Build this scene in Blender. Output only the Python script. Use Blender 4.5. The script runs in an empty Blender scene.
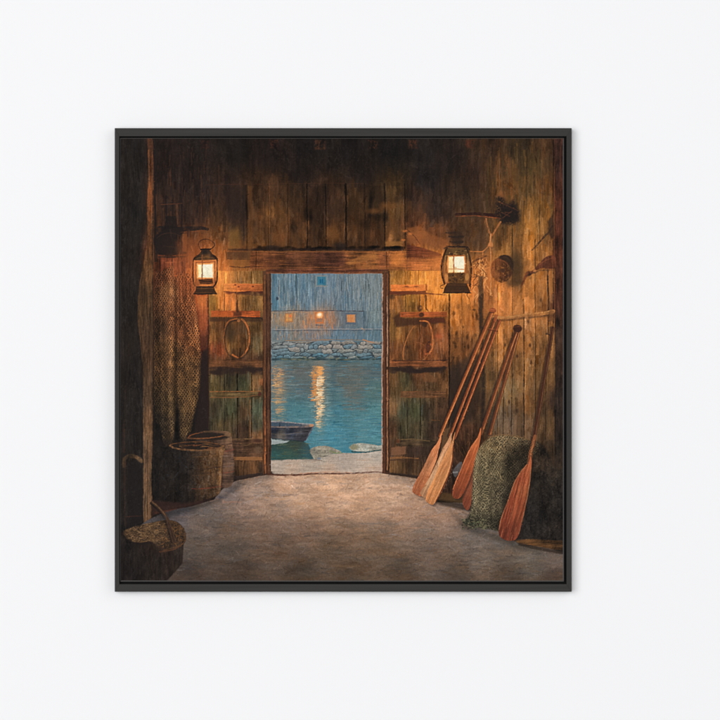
import math
import numpy as np

# =====================================================================
# PART 1 - the painting.  It is a flat picture on canvas, painted here
# stroke by stroke with numpy into a grid of pigment colours.
# Units are "photo pixels"; the grid has S samples per unit.
# =====================================================================
S = 2.0
CX0, CX1, CY0, CY1 = 120.9, 563.2, 138.8, 580.8      # canvas front face
GW = int(round((CX1 - CX0) * S)) + 1
GH = int(round((CY1 - CY0) * S)) + 1
rng = np.random.default_rng(7)
xs = np.linspace(CX0, CX1, GW).astype(np.float32)
ys = np.linspace(CY0, CY1, GH).astype(np.float32)
X0, Y0 = np.meshgrid(xs, ys)
img = np.zeros((GH, GW, 3), np.float32)


def sst(a, b, x):
    t = np.clip((x - a) / (b - a), 0, 1)
    return t * t * (3 - 2 * t)


def vnoise(sx, sy, seed, ang=0.0):
    """smooth value noise, cell sx by sy units, roughly -1..1"""
    r = np.random.default_rng(seed)
    if ang:
        c, s_ = math.cos(ang), math.sin(ang)
        U = (X0 * c + Y0 * s_) / sx + 500
        V = (-X0 * s_ + Y0 * c) / sy + 500
    else:
        U = X0 / sx
        V = Y0 / sy
    U = U - U.min(); V = V - V.min()
    g = r.random((int(V.max()) + 3, int(U.max()) + 3)).astype(np.float32)
    i = U.astype(np.int32); j = V.astype(np.int32)
    fu = U - i; fv = V - j
    fu = fu * fu * (3 - 2 * fu); fv = fv * fv * (3 - 2 * fv)
    a = g[j, i] * (1 - fu) + g[j, i + 1] * fu
    b = g[j + 1, i] * (1 - fu) + g[j + 1, i + 1] * fu
    return (a * (1 - fv) + b * fv) * 2 - 1


def fbm(sx, sy, seed, octs=3, ang=0.0, gain=0.6):
    t = 0; a = 1; n = 0
    for k in range(octs):
        t = t + a * vnoise(sx / 2 ** k, sy / 2 ** k, seed + 31 * k, ang)
        n += a; a *= gain
    return t / n * 1.6


# hand-painted wobble for every outline
X = X0 + 0.28 * fbm(16, 16, 901, 2) + 0.14 * vnoise(2.2, 2.2, 903)
Y = Y0 + 0.28 * fbm(16, 16, 905, 2) + 0.14 * vnoise(2.2, 2.2, 907)

GRAIN_V = .6 * fbm(2.6, 15, 11, 3) + .45 * fbm(1.2, 8, 10, 2)          # upright wood grain
GRAIN_V2 = fbm(3.0, 26, 12, 3)
GRAIN_H = fbm(17, 1.3, 13, 3)          # level wood grain
BLOT = fbm(9, 13, 14, 3)
BLOT2 = fbm(24, 24, 15, 3)
FINE = fbm(1.5, 1.5, 16, 2)
FLOORN = .6 * fbm(22, 3.4, 17, 3) + .5 * fbm(7, 2.2, 19, 3, .25)
SPK = rng.random((GH, GW)).astype(np.float32) * 2 - 1
DRY = np.clip(.84 + .42 * fbm(3.2, 3.2, 18, 2), 0, 1)


def box(x0, y0, x1, y1, pad=3):
    i0 = max(0, int((x0 - pad - CX0) * S)); i1 = min(GW, int((x1 + pad - CX0) * S) + 2)
    j0 = max(0, int((y0 - pad - CY0) * S)); j1 = min(GH, int((y1 + pad - CY0) * S) + 2)
    return slice(j0, max(j0, j1)), slice(i0, max(i0, i1))


def rect(x0, y0, x1, y1, soft=0.5):
    b = box(x0, y0, x1, y1, 3 + soft)
    d = np.maximum(np.maximum(x0 - X[b], X[b] - x1), np.maximum(y0 - Y[b], Y[b] - y1))
    return b, sst(soft, -soft, d)


def poly(pts, soft=0.5, raw=False):
    px = [p[0] for p in pts]; py = [p[1] for p in pts]
    b = box(min(px), min(py), max(px), max(py), 3 + soft)
    x = (X0 if raw else X)[b]; y = (Y0 if raw else Y)[b]
    d = np.full(x.shape, 1e9, np.float32); ins = np.zeros(x.shape, bool)
    n = len(pts)
    for k in range(n):
        ax, ay = pts[k]; bx, by = pts[(k + 1) % n]
        ex, ey = bx - ax, by - ay
        t = np.clip(((x - ax) * ex + (y - ay) * ey) / (ex * ex + ey * ey + 1e-9), 0, 1)
        d = np.minimum(d, (x - ax - t * ex) ** 2 + (y - ay - t * ey) ** 2)
        c = (ay > y) != (by > y)
        if ey != 0:
            ins ^= c & (x < (bx - ax) * (y - ay) / ey + ax)
    d = np.sqrt(d)
    return b, sst(soft, -soft, np.where(ins, -d, d))


def smooth(pts, closed=False, n=6):
    out = []
    N = len(pts)
    rngk = range(N) if closed else range(N - 1)
    for k in rngk:
        g = lambda i: pts[i % N] if closed else pts[min(max(i, 0), N - 1)]
        p0, p1, p2, p3 = g(k - 1), g(k), g(k + 1), g(k + 2)
        for q in range(n):
            t = q / n
            out.append(tuple(0.5 * (2 * p1[i] + (p2[i] - p0[i]) * t + (2 * p0[i] - 5 * p1[i] + 4 * p2[i] - p3[i]) * t * t
                                    + (3 * p1[i] - p0[i] - 3 * p2[i] + p3[i]) * t ** 3) for i in range(len(p1))))
    if not closed:
        out.append(tuple(pts[-1]))
    return out


def line(pts, w0=1.0, w1=None, soft=0.4, raw=False):
    """tapered polyline of width w0..w1"""
    if w1 is None:
        w1 = w0
    px = [p[0] for p in pts]; py = [p[1] for p in pts]
    b = box(min(px), min(py), max(px), max(py), 2 + max(w0, w1))
    x = (X0 if raw else X)[b]; y = (Y0 if raw else Y)[b]
    m = np.full(x.shape, 1e9, np.float32)
    L = [0.0]
    for k in range(len(pts) - 1):
        L.append(L[-1] + math.hypot(pts[k + 1][0] - pts[k][0], pts[k + 1][1] - pts[k][1]))
    T = L[-1] + 1e-9
    for k in range(len(pts) - 1):
        ax, ay = pts[k]; bx, by = pts[k + 1]
        ex, ey = bx - ax, by - ay
        t = np.clip(((x - ax) * ex + (y - ay) * ey) / (ex * ex + ey * ey + 1e-9), 0, 1)
        d = np.sqrt((x - ax - t * ex) ** 2 + (y - ay - t * ey) ** 2)
        u = (L[k] + t * (L[k + 1] - L[k])) / T
        m = np.minimum(m, d - (w0 + (w1 - w0) * u) / 2)
    return b, sst(soft, -soft, m) * DRY[b]


def ell(cx, cy, rx, ry, soft=0.5):
    b = box(cx - rx, cy - ry, cx + rx, cy + ry, 3 + soft)
    r = np.sqrt(((X[b] - cx) / rx) ** 2 + ((Y[b] - cy) / ry) ** 2)
    return b, sst(soft, -soft, (r - 1) * min(rx, ry))


def glow(cx, cy, rx, ry, p=1.0):
    d = ((X0 - cx) / rx) ** 2 + ((Y0 - cy) / ry) ** 2
    return np.exp(-d ** p)


def arr(c):
    return np.asarray(c, np.float32)


def put(bm, col, a=1.0):
    """lay a colour (or a full-size colour field) through a mask"""
    b, m = bm
    m = (m * a)[..., None] if not isinstance(a, np.ndarray) else (m * a[b])[..., None]
    c = col[b] if isinstance(col, np.ndarray) and col.ndim == 3 else arr(col)
    img[b] = img[b] * (1 - m) + c * m


def mul(bm, k):
    b, m = bm
    k = k[b] if isinstance(k, np.ndarray) else k
    f = 1 + m * (k - 1)
    img[b] *= f[..., None]


FULL = (slice(0, GH), slice(0, GW))


def full(m):
    return FULL, m


def field(pts, e=60.0, p=1.7):
    num = np.zeros((GH, GW, 3), np.float32); den = np.zeros((GH, GW), np.float32)
    for x, y, c in pts:
        w = 1 / ((X0 - x) ** 2 + (Y0 - y) ** 2 + e) ** p
        den += w; num += w[..., None] * arr(c)
    return num / den[..., None]


def wood(F, kv=0.2, kb=0.2, horiz=False, fine=0.07):
    g = GRAIN_H if horiz else GRAIN_V
    f = 1 + kv * g + kb * BLOT + 0.12 * (GRAIN_V2 if not horiz else BLOT2) + fine * FINE
    out = F * np.clip(f, 0.25, 2)[..., None]
    # drifting hue: a little greener or redder
    h = BLOT2[..., None] * arr((2.2, 0, -2.2)) + GRAIN_V2[..., None] * arr((1.4, -.3, -1.4))
    return out + h * (F.mean(axis=2, keepdims=True) / 90.0)


def strokes(n, x0, y0, x1, y1, ang, dang, ln, wd, jit=10, a=0.7, mask=None, seed=1, lift=1.0, pal=None, tint=0.0):
    """n short brush strokes that pick up the paint under them"""
    r = np.random.default_rng(seed)
    cx = r.uniform(x0, x1, n); cy = r.uniform(y0, y1, n)
    an = ang + r.normal(0, dang, n)
    L = ln * r.uniform(0.5, 1.5, n); W = wd * r.uniform(0.6, 1.4, n)
    J = r.normal(0, jit, n); T = r.normal(0, abs(tint), n)
    for k in range(n):
        if mask is not None:
            jj = int((cy[k] - CY0) * S); ii = int((cx[k] - CX0) * S)
            if not (0 <= jj < GH and 0 <= ii < GW) or mask[jj, ii] < 0.5:
                continue
        c_, s_ = math.cos(an[k]), math.sin(an[k])
        hx = abs(c_) * L[k] / 2 + W[k]; hy = abs(s_) * L[k] / 2 + W[k]
        i0 = max(0, int((cx[k] - hx - CX0) * S)); i1 = min(GW, int((cx[k] + hx - CX0) * S) + 2)
        j0 = max(0, int((cy[k] - hy - CY0) * S)); j1 = min(GH, int((cy[k] + hy - CY0) * S) + 2)
        if i1 <= i0 or j1 <= j0:
            continue
        x = X0[j0:j1, i0:i1] - cx[k]; y = Y0[j0:j1, i0:i1] - cy[k]
        u = x * c_ + y * s_; v = -x * s_ + y * c_
        d = np.sqrt(np.maximum(np.abs(u) - L[k] / 2, 0) ** 2 + v * v)
        m = np.clip((W[k] / 2 + 0.35 - d) / 0.7, 0, 1) * a
        if mask is not None:
            m = m * mask[j0:j1, i0:i1]
        if pal is not None:
            c = arr(pal[r.integers(len(pal))])
        else:
            jc = min(max(int((cy[k] - CY0) * S), 0), GH - 1); ic = min(max(int((cx[k] - CX0) * S), 0), GW - 1)
            c = img[jc, ic] * lift
        sc = min(max(c.mean(), 22) / 90.0, 1.35)
        c = c + J[k] * sc + T[k] * .5 * sc * arr((1, 0.1, -1.0))
        img[j0:j1, i0:i1] = img[j0:j1, i0:i1] * (1 - m[..., None]) + c * m[..., None]


def mask_full(bm):
    m = np.zeros((GH, GW), np.float32); m[bm[0]] = bm[1]
    return m


PI2 = math.pi / 2


def seam(x, y0, y1, w=0.9, dark=0.35, x2=None, lite=1.14):
    x2 = x if x2 is None else x2
    mul(line([(x, y0), ((x + x2) / 2 + 0.3, (y0 + y1) / 2), (x2, y1)], w, w * 0.8, 0.5), dark + 0.25 * (1 + vnoise(4, 9, int(x * 7) % 997)) / 2)
    mul(line([(x + w * 0.5 + 0.7, y0), (x2 + w * 0.5 + 0.7, y1)], 0.7, 0.6, 0.5), lite)


# ---------------------------------------------------------------- walls
def paint_walls():
    F = field([
        (125, 145, (33, 28, 26)), (125, 220, (31, 28, 26)), (125, 300, (30, 28, 26)), (125, 400, (31, 28, 26)), (125, 560, (30, 26, 24)),
        (165, 150, (38, 29, 26)), (180, 175, (38, 29, 26)), (200, 150, (36, 29, 26)), (200, 190, (42, 31, 27)), (192, 215, (46, 33, 28)),
        (175, 240, (70, 42, 28)), (190, 245, (100, 58, 33)), (195, 256, (128, 70, 38)), (175, 268, (92, 50, 34)), (186, 280, (140, 72, 42)),
        (218, 215, (58, 40, 28)), (222, 235, (92, 60, 36)), (222, 252, (150, 84, 42)), (222, 266, (176, 98, 48)), (222, 282, (190, 108, 52)),
        (204, 300, (165, 82, 46)), (204, 320, (140, 66, 40)), (204, 345, (88, 42, 30)), (204, 365, (42, 30, 27)), (204, 420, (32, 27, 26)),
        (175, 300, (88, 50, 34)), (165, 350, (50, 36, 28)), (170, 440, (32, 28, 26)),
        (232, 150, (36, 30, 27)), (232, 190, (48, 34, 28)), (232, 210, (44, 32, 27)), (236, 235, (88, 64, 36)), (238, 250, (98, 60, 36)), (238, 264, (130, 84, 42)),
        (252, 195, (68, 46, 30)), (252, 225, (90, 58, 34)), (252, 245, (110, 70, 36)), (254, 262, (116, 72, 38)),
        (270, 150, (40, 30, 27)), (310, 145, (34, 29, 27)), (350, 150, (36, 30, 28)), (390, 150, (34, 30, 28)), (300, 172, (40, 31, 28)), (360, 175, (42, 32, 28)),
        (275, 192, (76, 50, 32)), (275, 212, (98, 64, 35)), (275, 232, (100, 64, 36)), (296, 200, (72, 50, 32)), (298, 222, (94, 60, 35)),
        (316, 195, (62, 42, 30)), (316, 220, (76, 50, 32)), (334, 205, (66, 44, 30)), (336, 232, (100, 64, 36)), (354, 198, (80, 54, 32)), (354, 222, (90, 58, 33)),
        (374, 200, (70, 48, 30)), (374, 232, (92, 58, 34)), (394, 188, (84, 60, 35)), (394, 210, (108, 72, 38)), (394, 235, (104, 68, 38)),
        (412, 195, (54, 38, 30)), (414, 225, (92, 54, 32)), (416, 240, (128, 72, 38)), (425, 180, (36, 30, 28)), (425, 150, (35, 30, 28)),
        (436, 210, (46, 34, 28)), (436, 236, (92, 56, 34)), (450, 160, (40, 31, 27)), (460, 190, (48, 36, 28)), (470, 175, (52, 36, 28)),
        (475, 205, (62, 44, 30)), (470, 228, (78, 52, 32)), (478, 240, (76, 52, 33)), (466, 240, (70, 48, 32)),
        (490, 150, (56, 40, 28)), (503, 165, (84, 58, 34)), (508, 190, (108, 72, 38)), (518, 150, (52, 42, 28)), (530, 165, (66, 52, 30)), (545, 150, (70, 50, 30)),
        (525, 190, (84, 64, 36)), (535, 205, (112, 80, 40)), (548, 190, (92, 62, 34)), (548, 220, (130, 90, 44)), (530, 230, (150, 104, 50)),
        (515, 225, (118, 84, 44)), (500, 235, (120, 82, 44)), (510, 250, (140, 98, 50)), (528, 255, (168, 112, 54)), (545, 250, (150, 102, 52)),
        (530, 280, (172, 114, 56)), (545, 290, (150, 102, 54)), (505, 292, (196, 122, 60)), (515, 305, (180, 116, 58)), (498, 305, (190, 116, 58)),
        (475, 285, (196, 108, 52)), (484, 300, (150, 90, 48)), (465, 300, (196, 118, 54)), (452, 300, (206, 124, 56)), (440, 300, (206, 122, 54)),
        (440, 262, (200, 116, 54)), (425, 262, (206, 124, 56)), (458, 320, (176, 106, 50)), (472, 325, (150, 90, 46)), (455, 345, (122, 76, 42)), (470, 350, (112, 68, 38)),
        (452, 375, (52, 38, 30)), (452, 410, (46, 36, 30)), (468, 400, (66, 44, 30)), (470, 440, (70, 46, 30)), (460, 470, (44, 32, 26)),
        (488, 340, (144, 94, 50)), (490, 380, (104, 76, 46)), (500, 330, (166, 110, 58)), (500, 360, (140, 98, 56)), (510, 390, (118, 98, 66)), (505, 420, (104, 88, 68)),
        (522, 330, (160, 108, 58)), (522, 370, (132, 96, 56)), (530, 400, (116, 84, 50)), (525, 425, (98, 76, 52)),
        (540, 340, (150, 104, 56)), (542, 380, (124, 92, 54)), (545, 420, (92, 70, 44)), (550, 450, (72, 56, 38)), (556, 470, (60, 46, 34)),
        (560, 150, (56, 36, 28)), (560, 250, (66, 38, 28)), (560, 300, (62, 38, 29)), (560, 400, (46, 34, 28)),
        (540, 500, (32, 28, 26)), (515, 470, (50, 42, 32)),
    ], e=30, p=1.9)
    F = F * (1 - np.array([0, .055, .05], np.float32) * sst(470, 510, X0)[..., None])
    F = F * (1 - sst(146, 138, X0) * .0)[..., None]
    t_ = sst(225, 250, X0) * sst(425, 400, X0) * sst(255, 244, Y0)
    F = F * (1 - .2 * t_)[..., None]
    t_ = sst(485, 505, X0) * (sst(165, 185, Y0) * sst(262, 235, Y0) + sst(330, 350, Y0))
    F = F * (1 - .05 * np.clip(t_, 0, 1))[..., None]
    t_ = np.exp(-((X0 - 536) / 22) ** 2) * np.exp(-((Y0 - 225) / 45) ** 2)
    F = F * (1 + .16 * t_)[..., None]
    k_ = (sst(146, 139, X0) * .9)[..., None]
    F = F * (1 - k_) + arr((33, 29, 27)) * k_
    img[:] = wood(F, .15, .2)
    # broad upright brush work in every wall
    strokes(4200, CX0, CY0, CX1, 520, PI2, 0.09, 13, 2.2, 8, 0.5, seed=21, tint=4)
    strokes(5200, CX0, CY0, CX1, 520, PI2, 0.3, 4.5, 1.1, 12, 0.55, seed=22, tint=5)
    strokes(2200, 150, 184, CX1, 500, PI2, .35, 5.5, 2.3, 17, .4, seed=24, tint=6)
    for xa, xb, k_, y0, y1 in ((250, 268, 1.06, 186, 249), (268, 287.5, 1.1, 186, 249), (287.5, 306.7, .96, 186, 249), (306.7, 325.6, .86, 186, 249), (325.6, 345.6, 1.04, 186, 249),
                               (345.6, 364.5, .92, 186, 249), (364.5, 384.6, .86, 186, 249), (384.6, 404.6, 1.16, 186, 249),
                               (482, 497, .92, 300, 440), (497, 512, 1.08, 290, 440), (512, 523, .94, 235, 440), (523, 535, 1.1, 235, 440), (535, 546, .93, 235, 440), (546, 554, 1.08, 235, 440)):
        mul(rect(xa, y0, xb, y1, 1.0), k_)
    # dark timber ceiling with criss-cross brush work
    mc = sst(186, 176, Y0 + 4 * BLOT) * sst(468, 446, X0) * sst(150, 160, X0)
    strokes(1500, 155, 139, 470, 184, 0.5, 0.9, 6, 1.0, 9, 0.5, mask=mc, seed=23)
    mul(full(mc), 0.9)
    for x, w, c in ((274, 8, (74, 42, 30)), (320, 11, (72, 44, 30)), (373, 9, (70, 42, 30)), (413, 8, (76, 44, 30)), (470, 9, (76, 40, 28)), (205, 8, (56, 34, 28))):
        put(rect(x - w / 2, 140, x + w / 2, 146 + w * 0.3, 1.6), wood(np.zeros_like(img) + arr(c)) * .85, np.clip(.45 + .5 * FINE + .4 * BLOT, 0, .8))
    put(line([(206, 185), (330, 183), (364, 183.5)], 0.8, 0.5), (84, 48, 34), 0.35)


def paint_back_planks():
    # upright boards over the door
    for x, w, d in ((246.5, 2.6, .45), (268, 0.8, .55), (287.5, 0.9, .5), (306.7, 1.4, .25), (325.6, 1.4, .25), (345.6, 2.2, .25), (364.5, .9, .5),
                    (384.6, 1.6, .3), (404.6, 1.3, .35)):
        seam(x, 184 if x > 260 else 186, 249, w, d, x + 0.4)
    # knots, stains and worn light patches
    r = np.random.default_rng(5)
    for k in range(46):
        x = r.uniform(208, 412); y = r.uniform(188, 246)
        mul(ell(x, y, r.uniform(1, 3.2), r.uniform(2, 7), 1.6), r.choice([0.62, 0.7, 1.22, 1.3]))
    mul(ell(376, 216, 9, 5, 4), 0.72); mul(ell(366, 224, 6, 5, 4), 0.72)
    put(ell(386, 206, 6, 3, 3), (120, 74, 36), 0.5); put(ell(374, 211, 7, 2.5, 2), (112, 70, 36), 0.6)
    put(rect(385.5, 241, 402, 247.5, 1.2), (150, 100, 52), 0.65)
    put(ell(280, 238, 7, 6, 4), (122, 72, 38), 0.4); put(ell(333, 234, 6, 8, 4), (118, 74, 38), 0.5)
    # shadow line along the foot of the boards
    for k in range(40):
        x = r.uniform(254, 404)
        mul(ell(x, r.uniform(247, 250), r.uniform(2, 6), 1.5, 1.0), 0.5)
    put(rect(228, 248.6, 404, 250.4, 0.9), (38, 27, 24), 0.75)
    put(ell(340, 246, 6, 3, 2), (34, 26, 24), 0.8); put(ell(272, 247, 8, 1.8, 1), (36, 26, 24), 0.7)
    # lintel beam
    L = wood(field([(255, 260, (104, 60, 34)), (275, 262, (92, 54, 34)), (300, 260, (86, 52, 34)), (325, 262, (74, 44, 32)), (340, 262, (72, 42, 31)),
                    (352, 260, (130, 78, 42)), (372, 260, (136, 82, 42)), (384, 262, (112, 64, 38)), (398, 262, (168, 98, 48)), (406, 262, (150, 84, 44))], 20),
             0.24, 0.26, True)
    put(rect(250, 251.2, 407, 269, 0.5), L)
    put(rect(252, 251.2, 406.5, 252.4, 0.5), (134, 82, 44), 0.5)
    put(poly([(345, 263), (362, 255), (376, 253), (378, 258), (362, 262), (350, 265)], 1.0), (166, 106, 54), 0.55)
    put(poly([(389, 254), (404, 253), (405, 263), (392, 266)], 1.6), (196, 116, 56), 0.5)
    for x in (256, 386.5):
        seam(x, 252, 269, 1.0, 0.45)
    for k in range(22):
        x = r.uniform(256, 400); y = r.uniform(254, 267)
        put(line([(x, y), (x + r.uniform(5, 18), y + r.uniform(-1, 1))], r.uniform(.5, 1.2), 0.2), (52, 32, 26) if k % 2 else (150, 92, 48), 0.55)
    put(line([(250, 268.6), (320, 267.2), (406, 268.4)], 1.0), (140, 84, 46), 0.55)
    put(line([(407, 252), (407.6, 262), (407, 269)], 1.2), (50, 30, 24), 0.8)
    # old horizontal batten left of the lintel
    put(rect(226, 252, 250, 258.6, 1.0), (66, 46, 32), 0.7)
    put(line([(228, 258.8), (250, 259.6)], 1.1), (34, 26, 24), 0.7)
    put(line([(230, 266), (242, 267.6), (250, 267)], 1.3), (52, 32, 24), 0.75)
    put(rect(229, 259.6, 250, 265.5, 1.2), (122, 76, 38), 0.6)
    # dark hanging shadow on the board above
    put(poly([(226, 190), (236, 186), (246, 188), (246, 238), (243, 244), (240, 226), (232, 228), (228, 214)], 2.5), (44, 32, 28), 0.6)
    put(poly([(229, 232), (238, 230), (241, 248), (228, 250)], 2.0), (120, 84, 42), 0.55)
    put(line([(243, 196), (243.6, 240)], 1.6, 1.0, 0.8), (36, 27, 25), 0.8)
    put(poly([(247.6, 186), (252, 186), (253, 225), (250, 262), (247.5, 262)], 1.2), (104, 66, 36), 0.5)


def paint_right_back():
    # brace, ledge and wall between the door and the lamp
    put(poly([(407, 236), (425, 232), (448, 240), (449, 250), (428, 245), (407, 243)], 2.0), (140, 82, 46), 0.7)
    put(poly([(407, 228), (420, 226), (428, 233), (426, 239), (407, 238)], 1.6), (150, 88, 46), 0.6)
    put(poly([(407, 244.5), (424, 248), (441, 254), (441.5, 256.5), (425, 258.5), (407, 258)], 0.7), wood(np.zeros_like(img) + arr((104, 52, 34)), .2, .2, True))
    put(poly([(407, 258.8), (430, 258), (444, 256), (446, 271), (424, 270.6), (407, 270)], 0.8), wood(np.zeros_like(img) + arr((158, 88, 48)), .2, .2, True))
    put(line([(407, 259), (425, 258.6), (442, 257)], 0.9), (84, 44, 30), 0.8)
    put(line([(407, 270.3), (425, 270.8), (445, 271)], 0.9), (96, 52, 32), 0.8)
    put(line([(407, 230), (414, 236), (420, 244)], 1.2, 0.6), (76, 42, 28), 0.7)
    for (x, y) in ((405, 231), (410, 234), (403, 240)):
        put(ell(x, y, 2.2, 1.2, .8), (196, 112, 56), 0.7)
    # straight timbers right of the right door
    for x, w, d, y1 in ((449.5, 1.4, .35, 380), (462, 0.7, .6, 350), (476, 0.8, .6, 300)):
        seam(x, 294, y1, w, d)
    r = np.random.default_rng(9)
    for k in range(30):
        x = r.uniform(450, 480); y = r.uniform(296, 360)
        mul(ell(x, y, r.uniform(.6, 1.8), r.uniform(.8, 3.4), .9), r.choice([.62, .72, 1.2]))
    # corner where the two walls meet
    put(line([(480.5, 282), (481.5, 330), (483.5, 380), (482.5, 425)], 4.0, 3.2, 1.4), (40, 31, 27), 0.8)
    put(line([(485, 300), (487, 360), (487, 420)], 1.6, 1.2, 1.0), (150, 92, 48), 0.25)
    # dark timber foot behind the oars
    put(poly([(448, 368), (462, 360), (474, 350), (482, 360), (481, 400), (470, 420), (448, 440)], 3.5), (46, 35, 29), 0.55)
    put(poly([(446, 428), (450, 424), (452, 440), (444, 456), (440, 452)], 1.2), (118, 82, 50), 0.6)
    put(poly([(456, 426), (476, 424), (474, 480), (468, 496), (436, 500), (448, 470)], 2.5), wood(np.zeros_like(img) + arr((62, 40, 28)), .4, .4), 0.75)
    put(poly([(436, 492), (470, 496), (478, 504), (470, 508), (436, 500)], 1.5), (80, 58, 34), 0.8)
    put(ell(462, 482, 7, 9, 4), (34, 27, 25), 0.7)
    # wisps of frayed cord on the foot timber
    for k in range(16):
        x = r.uniform(452, 472); y = r.uniform(428, 478)
        put(line([(x, y), (x + r.uniform(-5, 5), y + r.uniform(3, 12))], .8, .4), (112, 74, 42), 0.5)


def paint_right_wall():
    for x, x2, y0, y1, w, d in ((497.5, 497.5, 285, 440, .9, .45), (504, 503, 330, 440, 1.2, .5), (512.5, 511.6, 225, 440, 1.0, .45), (523.4, 524, 300, 440, 1.8, .38),
                                (535, 535.4, 240, 440, 1.0, .45), (546, 545.6, 330, 440, .9, .5), (521.5, 521, 245, 300, .7, .6),
                                (540, 539.5, 150, 240, .8, .6), (527, 526, 150, 225, .8, .65), (498, 498, 150, 200, .9, .6), (553.5, 553, 140, 330, 1.3, .4)):
        seam(x, y0, y1, w, d, x2)
    put(line([(547.6, 270), (548.4, 300), (548, 334)], 1.9, 1.4), (44, 34, 30), 0.9)
    put(line([(546, 334), (550, 335)], 1.4), (40, 30, 26), 0.8)
    # greenish weathered drips high on the wall
    r = np.random.default_rng(33)
    for k in range(130):
        x = r.uniform(486, 552); y = r.uniform(142, 235); L = r.uniform(8, 30)
        c = [(48, 42, 28), (96, 74, 38), (44, 34, 26), (128, 86, 42), (66, 58, 34)][r.integers(5)]
        put(line([(x, y), (x + r.uniform(-1, 1), y + L)], r.uniform(.8, 2.4), .5, .9), c, 0.36)
    for k in range(70):
        x = r.uniform(492, 552); y = r.uniform(235, 420)
        c = [(70, 48, 32), (206, 142, 72), (96, 66, 38), (190, 124, 60)][r.integers(4)]
        f = 0.5 if y > 350 else 0.45
        put(line([(x, y), (x + r.uniform(-.6, .6), y + r.uniform(4, 20))], r.uniform(.5, 1.3), .4, .6), c, f * (0.6 if y > 350 and c[0] > 180 else 1))
    for (x, y) in ((517, 356), (506, 372), (531, 362), (517, 411), (530, 345), (509, 402), (541, 300), (528, 322), (505, 345)):
        put(ell(x, y, 1.1, 1.9, .8), (58, 38, 28), 0.75)
    # ragged crack up to the corner post
    put(line(smooth([(532, 250), (538, 244), (543, 238), (549, 232), (553, 226)]), 1.4, 2.2), (56, 40, 32), 0.75)
    put(poly([(548, 222), (554, 212), (555, 236), (551, 240), (549, 232)], 1.2), (50, 34, 28), 0.75)
    # corner post on the far right
    put(rect(554.6, 139, 564, 470, 0.8), wood(field([(559, 150, (58, 36, 29)), (559, 230, (74, 40, 28)), (559, 290, (66, 38, 28)), (559, 340, (54, 38, 30)), (559, 420, (46, 36, 30)), (559, 470, (46, 36, 28))]), .3, .3))
    put(line([(554.4, 170), (554, 240), (554.6, 320)], 1.0), (120, 66, 38), 0.4)
    put(line([(560.5, 146), (561, 330)], .9), (92, 52, 36), 0.5)
    # leaning brown batten near the lower right corner
    for x in (540, 548, 554):
        put(line([(x, 345), (x - 1, 440)], 1.8, 1.4, 1), (78, 56, 36), 0.4)


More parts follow.
